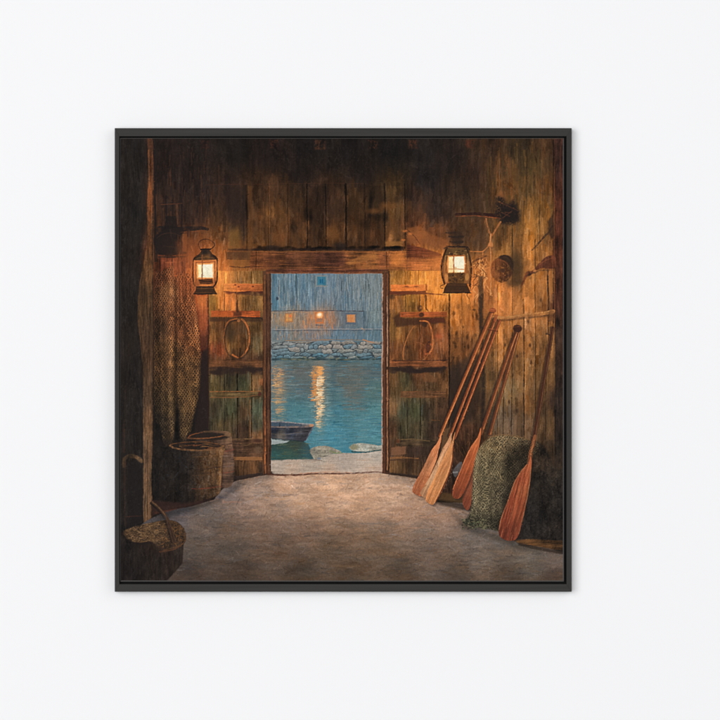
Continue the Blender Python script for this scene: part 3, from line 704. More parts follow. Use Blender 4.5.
# ---------------------------------------------------------------- floor
def paint_floor():
    F = field([(250, 482, (150, 128, 112)), (290, 480, (192, 158, 132)), (330, 480, (194, 160, 132)), (370, 480, (190, 158, 132)), (400, 482, (170, 142, 120)),
               (230, 490, (116, 106, 104)), (260, 495, (142, 120, 104)), (300, 495, (166, 138, 116)), (345, 495, (172, 142, 118)), (390, 495, (166, 138, 116)), (420, 505, (152, 124, 104)),
               (205, 502, (104, 94, 88)), (180, 512, (94, 88, 90)), (240, 510, (122, 102, 90)), (280, 510, (136, 114, 98)), (320, 512, (146, 120, 100)), (360, 512, (152, 124, 102)), (400, 515, (146, 118, 98)), (440, 520, (140, 116, 100)),
               (200, 525, (96, 86, 80)), (230, 528, (96, 82, 72)), (270, 530, (104, 86, 74)), (310, 530, (112, 92, 78)), (350, 532, (112, 92, 76)), (390, 532, (118, 98, 82)), (430, 535, (116, 100, 88)), (480, 538, (108, 98, 90)), (530, 552, (102, 94, 86)),
               (195, 545, (86, 76, 68)), (230, 550, (80, 70, 62)), (280, 550, (86, 72, 62)), (330, 550, (92, 76, 62)), (380, 550, (96, 80, 66)), (430, 553, (98, 84, 74)), (480, 556, (102, 90, 80)), (530, 566, (92, 82, 72)), (558, 560, (98, 88, 82)),
               (190, 572, (66, 56, 50)), (240, 574, (68, 56, 47)), (300, 576, (70, 57, 46)), (350, 576, (76, 62, 50)), (400, 576, (78, 64, 52)), (460, 576, (80, 68, 58)), (510, 577, (78, 66, 56)), (555, 577, (72, 60, 52)),
               (160, 525, (78, 72, 72))], 60, 1.8)
    F = F * arr((1.06, 1.03, 1.015)) * (1 + .13 * np.exp(-((Y0 - 504) / 20) ** 2) * np.exp(-((X0 - 345) / 95) ** 2))[..., None] * (1 - .04 * sst(490, 478, Y0))[..., None]
    K = 1 + .11 * FLOORN + .05 * FINE + .02 * BLOT2
    C = F * K[..., None] + (fbm(20, 7, 77, 3)[..., None] * arr((4, 0, -3)))
    edge = [(148, 520), (166, 511), (190, 506.5), (214, 499.5), (222, 489.5), (236, 480.5), (256, 476.8), (270, 474.8), (300, 474.4), (345, 474), (383, 473.6), (402, 476.4),
            (428, 480), (432, 502), (470, 503), (478, 512), (500, 520), (512, 536), (540, 546), (566, 552), (566, 584), (118, 584), (118, 540)]
    fm = poly(edge, .8)
    put(fm, C)
    M = mask_full(fm)
    strokes(2300, 140, 474, 564, 581, 0.03, .3, 9, 1.6, 6, .42, mask=M, seed=91, tint=4)
    strokes(1500, 140, 474, 564, 581, 0.0, .5, 4.5, .9, 12, .5, mask=M, seed=92, tint=6)
    # rosy and cool dabs on the packed earth
    r = np.random.default_rng(95)
    for k in range(420):
        x = r.uniform(190, 560); y = 476 + 100 * r.random() ** 1.2
        b_ = np.interp(y, [478, 510, 545, 580], [1, .84, .6, .42])
        c = [(206, 160, 130), (176, 128, 100), (124, 116, 112), (190, 160, 136), (112, 96, 84)][r.integers(5)]
        if M[min(int((y - CY0) * S), GH - 1), min(int((x - CX0) * S), GW - 1)] < .5:
            continue
        L = r.uniform(3, 13)
        mm = line([(x - L / 2, y), (x, y + r.uniform(-1, 1)), (x + L / 2, y + r.uniform(-1.4, 1.4))], r.uniform(.6, 1.9), .3, .7)
        put((mm[0], mm[1] * M[mm[0]]), tuple(v * b_ for v in c), .4)
    for x, y, L, w, c, a in ((290, 494.5, 16, 2.2, (112, 100, 98), .5), (270, 492, 10, 1.6, (120, 108, 104), .4), (320, 536, 30, 2.4, (70, 60, 54), .4), (262, 500, 12, 1.6, (106, 92, 84), .4),
                             (366, 533, 20, 2, (82, 70, 62), .35), (212, 500, 12, 1.8, (180, 120, 92), .45), (232, 502, 18, 2.0, (176, 120, 94), .4), (182, 507, 14, 1.8, (84, 84, 98), .35),
                             (222, 497, 8, 1.8, (80, 84, 104), .5), (180, 515, 20, 2, (98, 94, 100), .4), (430, 517, 14, 2.0, (196, 142, 112), .35), (420, 528, 18, 2, (180, 132, 106), .3),
                             (300, 512, 16, 1.6, (180, 140, 112), .35), (250, 520, 22, 2.2, (138, 108, 88), .35), (400, 560, 30, 2, (76, 66, 58), .3), (280, 560, 26, 2, (64, 54, 46), .35),
                             (202, 538, 16, 1.4, (56, 50, 46), .5), (218, 527, 12, 1.3, (60, 54, 50), .5), (214, 546, 20, 1.3, (60, 52, 46), .45), (509, 556, 6, .9, (54, 46, 40), .7),
                             (345, 566, 20, 1.6, (116, 92, 66), .3), (398, 563, 14, 2.0, (112, 96, 70), .3), (300, 546, 24, 1.6, (132, 104, 82), .25)):
        mm = line(smooth([(x - L / 2, y), (x, y + r.uniform(-.8, .8)), (x + L / 2, y + r.uniform(-1, 1))]), w, w * .4, 1.0)
        put((mm[0], mm[1] * M[mm[0]]), c, a)
    # threshold
    put(line([(268, 474.2), (280, 474.8), (296, 475), (312, 473.4), (340, 473.6), (362, 472.8), (374, 472), (389, 473)], 1.9, 1.2, .6), (84, 50, 38), .85)
    put(line([(300, 473.2), (330, 471.8), (352, 472.4)], 1.2, .8), (196, 142, 112), .6)
    # soft shadows of things on the earth
    mul(line(smooth([(268, 475), (240, 481), (226, 491), (204, 503), (176, 514), (156, 522)]), 6, 12, 7), .8)
    mul(line(smooth([(390, 475), (412, 480), (432, 490)]), 5, 6, 4), .82)
    mul(poly([(153, 512), (200, 505), (222, 497), (232, 488), (238, 482), (246, 484), (236, 490), (220, 500), (196, 509), (160, 520)], 3.5), .72)
    mul(poly([(430, 497), (440, 500), (470, 504), (480, 512), (462, 510), (438, 504)], 2), .45)
    mul(poly([(452, 514), (480, 528), (504, 536), (520, 545), (540, 552), (520, 551), (490, 538), (462, 530)], 3), .75)


# ---------------------------------------------------------------- left side
def paint_left():
    r = np.random.default_rng(101)
    # far-left blackness with faint upright scratches
    for k in range(300):
        x = r.uniform(121, 146); y = r.uniform(142, 560)
        put(line([(x, y), (x + r.uniform(-.5, .5), y + r.uniform(2, 10))], .7, .4, .5), (52, 48, 44) if k % 3 else (20, 18, 18), .4)
    for k in range(200):
        x = r.uniform(154, 212); y = r.uniform(142, 230)
        put(line([(x, y), (x + r.uniform(-.5, .5), y + r.uniform(3, 14))], r.uniform(.7, 1.4), .4, .6), [(62, 42, 32), (22, 20, 20), (74, 46, 32), (30, 26, 25)][r.integers(4)], .42)
    # post
    P = field([(150, 145, (66, 46, 32)), (150, 165, (98, 62, 38)), (150, 200, (104, 66, 38)), (150, 240, (98, 66, 40)), (149, 265, (98, 72, 44)), (146, 300, (74, 58, 38)), (146, 350, (70, 54, 38)),
               (148, 390, (86, 70, 50)), (148, 430, (102, 82, 58)), (148, 480, (100, 80, 56)), (148, 520, (104, 82, 56))])
    pt = poly(smooth([(147.4, 139), (149, 170), (147, 200), (147.5, 240), (143.6, 262), (138.6, 290), (137.8, 320), (141, 350), (143, 375), (143, 420), (143.4, 470), (143.8, 524), (151.4, 524.6), (152.6, 470), (153, 400), (153, 300), (153.4, 262), (154.6, 230), (153.8, 200), (154, 165), (152.4, 139)], True, 5), .7)
    P = P * arr((.98, .90, .92))
    put(pt, wood(P, .3, .12))
    mp = mask_full(pt)
    for k in range(120):
        y = r.uniform(145, 515); x = r.uniform(139, 153)
        mm = line([(x, y), (x + r.uniform(-.6, .6), y + r.uniform(6, 26))], r.uniform(.6, 1.3), .4, .5)
        f = np.interp(y, [145, 260, 350, 420, 520], [.8, .9, .75, 1, 1])
        put((mm[0], mm[1] * mp[mm[0]]), tuple(f * v for v in [(134, 96, 60), (44, 34, 28), (112, 92, 66), (56, 42, 32)][r.integers(4)]), .42)
    put(line([(153, 190), (152.6, 262), (153.4, 330), (153, 440), (151.6, 520)], 1.4), (38, 28, 24), .65)
    put(line([(147.6, 440), (147.8, 515)], 1.0), (60, 44, 32), .7)
    put(line([(148.6, 150), (149.2, 200), (149, 235)], 1.3, 1.0), (142, 88, 48), .45)
    put(poly([(153, 139), (157, 139), (156, 200), (158, 262), (154, 262)], .8), (32, 26, 25), .7)
    # wall scraps with lamp light between the dark things
    for x, y0, y1, w, c in ((170, 170, 186, 1.2, (96, 54, 34)), (177, 205, 224, 2.2, (150, 92, 56)), (171, 212, 224, 1.4, (120, 70, 40)), (163.5, 208, 224, 1.2, (110, 66, 38)), (168, 214, 226, 1.0, (112, 64, 38)),
                            (183, 232, 254, 3.0, (92, 54, 34)), (181, 240, 250, 2.6, (128, 72, 42)), (156, 195, 215, 1.6, (84, 52, 34)), (182, 178, 200, 1.0, (66, 42, 32)), (219, 165, 200, 1.6, (60, 40, 30)),
                            (193, 180, 215, 1.2, (60, 42, 30)), (201, 176, 222, 1.3, (72, 46, 32)), (211, 196, 224, 1.4, (78, 50, 33))):
        put(line([(x, y0), (x + .4, y1)], w, w * .6, .7), c, .7)
    # hanging dark lamp and its arm
    put(poly([(160, 203), (181, 201), (182, 226), (161, 228)], 1.6), (36, 28, 26), .45)
    put(line([(166, 196), (167, 228)], 1.6), (28, 24, 24), .8); put(line([(182, 196), (181.5, 230)], 1.4), (28, 24, 24), .8); put(line([(172.6, 200), (173, 226)], 1.3), (30, 25, 24), .7)
    put(line([(161, 204.4), (182, 203.4)], 1.1), (96, 56, 36), .5)
    put(line(smooth([(160, 229.4), (176, 229.6), (190, 228.8), (200, 228.4), (207.4, 229)]), 7, 3.0), (28, 25, 25), .97)
    put(poly(smooth([(160, 232), (165, 226.4), (176, 226), (184, 231), (181, 238), (186, 250), (184, 253.6), (160, 254.4), (154.6, 246), (154, 238)], True), .9), (29, 25, 25), .96)
    put(line([(181, 232.4), (196, 231.6), (205, 230.8)], .8), (120, 66, 40), .55)
    for x in (178, 180.4):
        put(line([(x, 236), (x + .2, 246)], .9), (70, 44, 32), .7)
    put(line([(159, 254.8), (184, 254.2)], 1.4), (96, 50, 34), .7); put(line([(159, 257), (186, 256.4)], 1.4), (34, 28, 26), .85)
    put(line([(156, 253.6), (170, 254.8), (186, 253.4)], 2.0, 1.6), (24, 21, 21), .95)
    put(line(smooth([(157, 238), (163, 234), (172, 233), (180, 236)]), 1.0, .8), (66, 44, 34), .5)
    put(line([(163, 246), (176, 247)], 1.0, .6), (52, 36, 30), .6); put(poly([(166, 216), (176, 216), (178, 228), (164, 228)], .8), (27, 23, 23), .8)
    put(line([(155, 205), (155.6, 235)], 1.4), (28, 24, 23), .8); put(rect(182.6, 234, 187.4, 252, 1.0), (132, 76, 44), .55)
    # boxy lamp body, warm wall seen through
    put(rect(159, 258, 187, 278, .7), wood(field([(163, 265, (104, 52, 36)), (172, 268, (142, 74, 46)), (178, 264, (134, 68, 42)), (184, 268, (100, 54, 36))]), .2, .2), .9)
    for x, w in ((160, 1.6), (182, 2.2), (184.6, 1.0), (172.4, 1.0), (169.4, .7)):
        put(line([(x, 257), (x + .2, 279)], w), (48, 30, 27), .75)
    put(line([(166, 262.4), (180, 262)], 1.0), (158, 88, 54), .5); put(line([(159, 277), (176, 276), (193, 275)], 2.2, 1.8), (206, 96, 52), .85)
    put(line([(188, 232), (187, 262)], 2.0, 1.4, .8), (52, 34, 28), .8); put(line([(189.6, 262), (189.8, 272)], 1.2), (70, 40, 28), .6)
    put(ell(188.6, 271.6, 3.4, 3.6, .8), (196, 110, 60), .6); put(ell(188.6, 272, 1.6, 2, .8), (120, 62, 38), .7)
    put(line([(160, 280), (185, 279)], 1.6), (44, 28, 25), .8)
    strokes(240, 170, 232, 228, 290, PI2, .2, 5, 1.1, 14, .5, seed=103, tint=6)
    put(poly([(176, 242), (196, 238), (198, 250), (192, 262), (178, 256)], 3), (118, 66, 40), .4)
    for k in range(30):
        x = r.uniform(188, 228); y = r.uniform(236, 292)
        if 193 < x < 217 and y > 250:
            continue
        put(line([(x, y), (x + r.uniform(-2, 2), y + r.uniform(3, 9))], r.uniform(.6, 1.4), .4, .5), [(222, 132, 66), (120, 64, 36), (196, 108, 52), (92, 54, 34)][r.integers(4)], .45)


def netting(bm, base, lite, dark, cell, wob, seed, kx=1.0, slant=0.62, th=.12, strength=.9):
    """knotted fishing net draped in folds"""
    b, m = bm
    x = X0[b] + wob * fbm(9, 30, seed, 2)[b] + .9 * fbm(4, 4, seed + 5, 2)[b]; y = Y0[b] + wob * .6 * fbm(12, 9, seed + 2, 2)[b]
    u = (x * kx + y * slant) / cell; v = (x * kx - y * slant) / cell
    fu = np.abs(u - np.floor(u) - .5); fv = np.abs(v - np.floor(v) - .5)
    t = np.minimum(.5 - fu, .5 - fv)
    th_ = sst(th + .13, th - .09, t)
    tw = .55 + .45 * vnoise(3, 5, seed + 7)[b] + .3 * FINE[b]
    B = base[b] if isinstance(base, np.ndarray) and base.ndim == 3 else arr(base)
    L = lite[b] if isinstance(lite, np.ndarray) and lite.ndim == 3 else arr(lite)
    c = B * (1 + .25 * fbm(5, 22, seed + 9, 2)[b])[..., None]
    c = c * (1 - th_[..., None] * 0) + 0
    hole = ((1 - th_) * np.clip(.75 + .5 * fbm(4, 9, seed + 13, 2)[b], 0, 1))[..., None] * strength * .62
    c = c * (1 - hole) + arr(dark) * hole
    k = np.clip(th_ * tw, 0, 1)[..., None] * strength
    c = c * (1 - k) + L * k
    img[b] = img[b] * (1 - m[..., None]) + c * m[..., None]


def paint_net():
    base = field([(160, 280, (84, 48, 32)), (160, 330, (64, 44, 30)), (168, 290, (92, 62, 40)), (168, 350, (78, 54, 34)), (168, 410, (60, 46, 31)), (160, 420, (40, 33, 27)),
                  (185, 280, (110, 60, 37)), (190, 300, (112, 64, 39)), (182, 330, (92, 54, 34)), (194, 340, (106, 64, 38)), (185, 370, (78, 54, 34)), (190, 400, (72, 52, 33)), (185, 430, (58, 44, 30))], 30)
    lite = base * 1.7 + arr((16, 13, 6))
    mul(poly([(154, 262), (206, 290), (206, 360), (200, 440), (154, 448)], 4), .8)
    n1 = poly(smooth([(155, 276), (160, 272), (168, 268), (174, 268), (176, 300), (176, 350), (176.6, 400), (174.6, 430), (171, 446), (164, 444), (160, 425), (155, 415), (154, 340)], True), 1.2)
    n2 = poly(smooth([(176, 278), (186, 274), (193, 276), (194.6, 296), (198, 320), (200.4, 345), (201, 375), (198.6, 395), (193, 420), (189, 442), (181, 442), (179, 410), (176, 380), (176, 320)], True), 1.2)
    netting(n1, base, lite, (30, 24, 22), 2.5, 1.0, 300, th=.1, strength=.72)
    netting(n2, base, lite, (30, 23, 21), 2.6, 1.2, 320, th=.1, strength=.78)
    # folds
    for pts, w, k in (([(175.6, 282), (176, 330), (175, 390), (176.4, 440)], 3.0, .62), ([(164, 265), (163, 320), (164, 380)], 3, .75), ([(157.6, 262), (157.4, 340), (158, 420)], 6, .62), ([(171, 290), (170.6, 350), (171, 430)], 5, 1.25), ([(196, 320), (199, 360), (192, 410)], 3, 1.2), ([(184, 330), (186, 380), (184, 436)], 3, 1.15),
                      ([(185, 290), (184, 340), (186, 400)], 2.6, .78), ([(170, 262), (171, 330), (170, 380), (171, 430)], 2.4, 1.2), ([(194, 300), (197, 350), (196, 385)], 3, 1.15), ([(190, 395), (186, 440)], 3, 1.15),
                      ([(180, 290), (180, 330)], 1.4, .6), ([(177.6, 410), (178, 444)], 3, .6)):
        mul(line(smooth(pts), w, w, 1.6), k)
    put(full(glow(190, 286, 12, 14) * mask_full(n2)), (160, 80, 46), .22)
    for x in (179, 182.4, 186, 190.2):
        put(line([(x, 279), (x + .6, 300)], 1.3, .6, .7), (64, 34, 26), .6)
        put(line([(x + 1.5, 279), (x + 2, 296)], 1.0, .5, .6), (180, 86, 50), .5)
    # orange strip of wall and the dark recess beside it
    put(poly([(197, 296), (207.6, 296), (207.4, 345), (204, 352), (201.6, 345), (199, 320)], 1.2), wood(field([(203, 298, (176, 98, 52)), (203, 320, (136, 70, 42)), (203, 345, (88, 48, 33))]), .15, .1), .85)
    put(poly([(201.6, 352), (208, 348), (209.6, 430), (206, 438), (194, 434), (198, 405)], 2), (38, 29, 27), .85)
    put(poly([(154, 440), (208, 438), (208, 448), (154, 470)], 3), (34, 28, 26), .6)


def paint_barrels():
    r = np.random.default_rng(111)
    # rear keg
    R = field([(215, 445, (50, 38, 32)), (224, 445, (92, 66, 50)), (229, 440, (122, 94, 70)), (228, 452, (112, 76, 58)), (230, 460, (104, 82, 68)), (228, 470, (112, 80, 60)), (232, 476, (92, 72, 60)), (226, 482, (76, 56, 46)), (190, 440, (40, 32, 28))])
    put(poly(smooth([(187, 436), (200, 431.4), (216, 431), (230, 433), (232.6, 446), (234.6, 466), (234, 480), (230, 486.6), (221, 488), (210, 486), (190, 470)], True), .7), wood(R, .2, .25, True))
    put(ell(208.5, 436.4, 21, 3.8, .7), (40, 32, 28), .95)
    put(line(smooth([(187.6, 438.6), (192, 434.6), (202, 432.6)]), 1.0, .8), (128, 74, 44), .8)
    put(line(smooth([(189, 438.6), (200, 438.8), (212, 437.6), (225, 435.6)]), 1.6, 1.0), (140, 86, 52), .75)
    put(line(smooth([(204, 431.6), (216, 431.2), (226, 433.4), (231, 436)]), 1.2, 1.6), (92, 68, 48), .8)
    put(ell(228, 434.6, 3.2, 2.2, .8), (124, 92, 66), .8)
    for y, c in ((444, (64, 44, 36)), (450.6, (122, 66, 52)), (455.4, (112, 92, 84)), (460.6, (60, 42, 36)), (466, (110, 90, 84)), (472, (126, 70, 52)), (478, (66, 48, 40))):
        put(line([(222, y + .8), (228, y + .6), (234, y - 1)], 1.5, 1.2, .7), c, .65)
    mul(line([(234.6, 446), (235, 480)], 3, 3, 1.2), .72); mul(line([(221, 448), (222, 486)], 3.5, 3.5, 1.8), .6)
    # front tub
    e_ = (X0 - 160) / 61
    T = arr((31, 27, 25)) + sst(.3, .9, e_)[..., None] * arr((52, 33, 16)) + sst(.9, 1.0, e_)[..., None] * arr((34, 24, 14))
    T = T * (1 - .2 * sst(482, 502, Y0))[..., None]
    put(poly(smooth([(166, 446.5), (196, 449), (223.6, 447), (223, 455), (221.4, 470), (221, 484), (218.6, 494), (205, 499.6), (185, 504.6), (165, 506), (153, 500), (153, 452)], True), .8), wood(T, .12, .2, fine=.14))
    mt = mask_full(poly([(160, 450), (223, 450), (220, 494), (160, 505)], .8))
    strokes(900, 158, 450, 222, 503, PI2, .8, 3.4, 1.0, 20, .5, mask=mt, seed=112, tint=10)
    for y, w, c, a in ((455.6, 1.0, (120, 86, 52), .45), (468, 1.2, (50, 36, 30), .5), (487.4, 1.6, (128, 54, 40), .5), (474, .8, (112, 76, 48), .35)):
        put(line(smooth([(192, y + 1.4), (208, y + .6), (221.6, y - 1)]), w * .5, w), c, a)
    put(line(smooth([(222, 452), (221, 468), (220.4, 482), (218.6, 492)]), 1.2, 1.0), (122, 88, 56), .6)
    put(line(smooth([(218.4, 452), (216.6, 470), (216, 490)]), .9, .9), (52, 38, 30), .5)
    put(ell(196.6, 446.2, 27, 4.0, .6), (36, 29, 26), .95)
    put(line(smooth([(169.6, 445), (176, 443.4), (190, 442.2), (205, 442.4), (216, 443.4), (222.4, 445.6)]), 1.1, 1.3), (112, 72, 44), .75)
    put(line(smooth([(169.8, 445.8), (176, 448.6), (190, 450.2), (206, 450), (218, 448.4), (223.6, 446)]), 1.7, 1.9), (124, 86, 56), .85)
    for k in range(26):
        x = r.uniform(176, 216); y = r.uniform(443.4, 448.6)
        put(line([(x, y), (x + r.uniform(4, 10), y + r.uniform(-.8, .8))], r.uniform(.7, 1.3), .4, .4), [(128, 74, 44), (92, 62, 40), (48, 36, 30), (146, 100, 58)][r.integers(4)], .65)
    # shade running under the tub
    put(poly([(152, 500), (185, 503), (210, 499), (200, 504), (160, 513), (152, 516)], 1.6), (52, 34, 30), .75)
    put(line([(156, 513), (176, 509)], 2.0, 1, 1), (96, 54, 40), .5)


def paint_basket():
    r = np.random.default_rng(121)
    # arch on the wall
    put(line(smooth([(124, 466), (124.6, 459), (129, 456), (136, 457), (141.6, 461)]), 3.0, 4.0, .9), wood(np.zeros_like(img) + arr((84, 62, 42)), .3, .3), .85)
    put(poly([(128, 464), (134, 460.6), (140, 464), (142.4, 500), (143, 524), (128, 528), (126.4, 490)], 1.6), (30, 26, 25), .8)
    put(line([(125, 462), (124.4, 500), (125, 526)], 2.0, 1.4, .9), (56, 38, 30), .6); put(line([(126, 516.6), (142, 515.8)], 1.2), (72, 42, 32), .5)
    put(line([(123.8, 425), (124.2, 452)], 1.8, 1.2, 1), (72, 46, 32), .5); put(line([(125, 386), (124.6, 430)], 1.6, 1.0, 1), (62, 42, 32), .4)
    # crate body
    put(poly([(120, 532), (184, 528), (183, 563), (176, 571), (166, 582), (120, 582)], .9), wood(field([(130, 560, (32, 27, 25)), (160, 560, (36, 30, 27)), (178, 555, (38, 31, 27)), (165, 548, (48, 34, 28)), (130, 575, (28, 24, 23))]), .2, .25))
    strokes(260, 121, 540, 182, 580, PI2, .3, 6, 1.0, 14, .4, seed=122, mask=mask_full(poly([(120, 540), (183, 540), (182, 563), (166, 580), (120, 580)], .5)), tint=5)
    # straw heap
    top = poly(smooth([(124, 531), (132, 527.6), (143, 524.6), (156, 521.6), (168, 520), (178, 522.6), (184.6, 530), (186, 540), (181, 545.6), (168, 549), (158, 546), (150, 541.5), (140, 543), (130, 541), (124.6, 536)], True), .9)
    put(top, wood(field([(135, 533, (84, 62, 42)), (155, 531, (94, 70, 46)), (172, 526, (70, 52, 36)), (178, 538, (54, 40, 31)), (165, 543, (44, 34, 28))]), .1, .3))
    mt = mask_full(top)
    pal = [(116, 88, 62), (140, 108, 78), (54, 40, 32), (92, 69, 48), (36, 29, 26), (104, 77, 52)]
    for k in range(520):
        x = r.uniform(125, 167); y = r.uniform(523, 542); a_ = r.normal(0, .5); L = r.uniform(1.4, 4.2)
        mm = line([(x, y), (x + L * math.cos(a_), y + L * math.sin(a_))], .7, .5, .4)
        put((mm[0], mm[1] * mt[mm[0]]), pal[r.integers(6)], .62)
    for k in range(240):
        x = r.uniform(158, 186); y = r.uniform(521, 548); a_ = r.uniform(0, 3.1); L = r.uniform(1.6, 4)
        mm = line([(x, y), (x + L * math.cos(a_), y + L * math.sin(a_))], .9, .6, .5)
        put((mm[0], mm[1] * mt[mm[0]]), [(98, 68, 42), (34, 28, 25), (76, 54, 36), (28, 24, 23), (120, 80, 46)][r.integers(5)], .6)
    put(line(smooth([(165, 521), (175, 522), (181, 527), (182, 533), (185.6, 539), (181, 545), (172, 548), (164, 550)]), 1.1, 1.3), (92, 64, 42), .6)
    put(line([(160, 551.6), (172, 550), (181, 546)], 1.8, 1.2), (92, 58, 38), .6)
    put(line(smooth([(124.6, 537), (132, 542), (142, 544), (152, 543)]), 1.8, 1.4, .8), (30, 25, 24), .7)
    # bent handle
    hp = smooth([(152.8, 502.4), (160, 509), (166, 517), (170, 528), (174, 541)])
    put(line([(a - 1.3, b_ + .8) for a, b_ in hp], 3, 4), (26, 22, 22), .7)
    put(line(hp, 2.2, 4.4, .5), (68, 48, 36), .95); put(line([(a - .4, b_ - .6) for a, b_ in hp[:16]], 1.0, .8), (116, 82, 56), .75)
    put(line(hp[12:], .8, 1.2), (40, 30, 26), .6)


# ---------------------------------------------------------------- lanterns
def lantern_left():
    put(full(glow(205, 271, 30, 30, .8)), (226, 122, 56), .30)
    put(full(glow(219, 278, 13, 20, .9)), (228, 144, 76), .3)
    put(full(glow(190, 262, 10, 16, .9)), (206, 104, 54), .25)
    # carrying ring
    rg = smooth([(200, 248.6), (198.4, 245), (199.6, 241.4), (204, 239.2), (209, 239.6), (213, 242), (214.6, 245), (212.4, 248), (210, 249.4)])
    put(line(rg, .8, 1.2), (66, 38, 26), .85); put(line([(204, 241), (208, 244)], .7), (150, 84, 44), .5)
    put(rect(200, 248.4, 211, 250.2, .4), (30, 24, 22), .95)
    put(poly([(201.4, 250), (209.6, 250), (212.6, 254.6), (216.6, 257.6), (217.4, 261), (193, 261), (194, 257.4), (198.6, 254.4)], .5), wood(field([(205, 252, (38, 30, 26)), (198, 257, (62, 44, 30)), (206, 257, (92, 60, 34)), (214, 257, (54, 36, 27))], 4), .2, .3))
    put(line([(196, 258.4), (206, 256.4), (214, 258.6)], .8), (132, 88, 46), .6)
    # glass and flame
    put(rect(193.6, 260, 216.4, 288, 1.0), field([(205, 262, (196, 112, 58)), (196, 270, (206, 116, 60)), (214, 270, (220, 132, 70)), (205, 284, (196, 112, 56)), (198, 286, (150, 84, 46)), (212, 286, (170, 98, 52))], 6))
    put(poly([(196.6, 263), (213.4, 263), (214.4, 270), (213.4, 278.4), (197, 278.4), (195.8, 270)], .8), (238, 160, 92))
    put(poly([(198, 264.4), (212.6, 264.2), (212.8, 277.4), (198.4, 277.4)], .7), field([(199, 270, (255, 232, 170)), (206, 268, (244, 238, 218)), (206, 275, (232, 220, 186)), (211, 270, (246, 232, 200))], 4))
    put(rect(203.4, 265.4, 211.6, 275.6, 1.6), (246, 238, 212), .6)
    put(line([(202.4, 255), (202.2, 280)], 1.3), (132, 76, 44), .85)
    put(line([(214.6, 262), (214.8, 284)], 1.0), (110, 56, 34), .8); put(line([(196.2, 262), (196, 284)], 1.0), (120, 62, 36), .75)
    put(line([(197, 262.4), (214, 262.2)], 1.1), (150, 82, 46), .7)
    put(poly([(199, 279.4), (212, 278.4), (213, 283), (208, 284.4), (200, 283.6)], .6), (78, 46, 28), .9)
    put(line([(199, 280), (206, 281.6), (211.6, 281)], 1.1), (38, 28, 24), .8); put(line([(200, 285.4), (211, 285)], .9), (222, 134, 70), .7)
    # cage
    put(line(smooth([(198.4, 254.8), (194.4, 258), (193.2, 264), (193.2, 280), (195, 286)]), 1.1, 1.5), (52, 34, 26), .92)
    put(line(smooth([(212.4, 254.8), (216.4, 258), (217, 264), (216.6, 280), (214, 286)]), 1.3, 1.7), (44, 30, 24), .95)
    put(line([(193.8, 270), (196, 276), (194.8, 284)], .7), (200, 116, 60), .5)
    # tank
    put(poly([(196.4, 286.2), (213.6, 286), (214.8, 290), (217, 294), (193.6, 294.2), (195.6, 290)], .5), (56, 38, 27), .97)
    put(line([(196.6, 288.4), (213, 288.4)], .8), (112, 74, 42), .7); put(line([(196, 292.6), (215, 292.4)], .9), (96, 58, 34), .6); put(line([(194, 294), (216.6, 294)], 1.0), (26, 22, 21), .9)


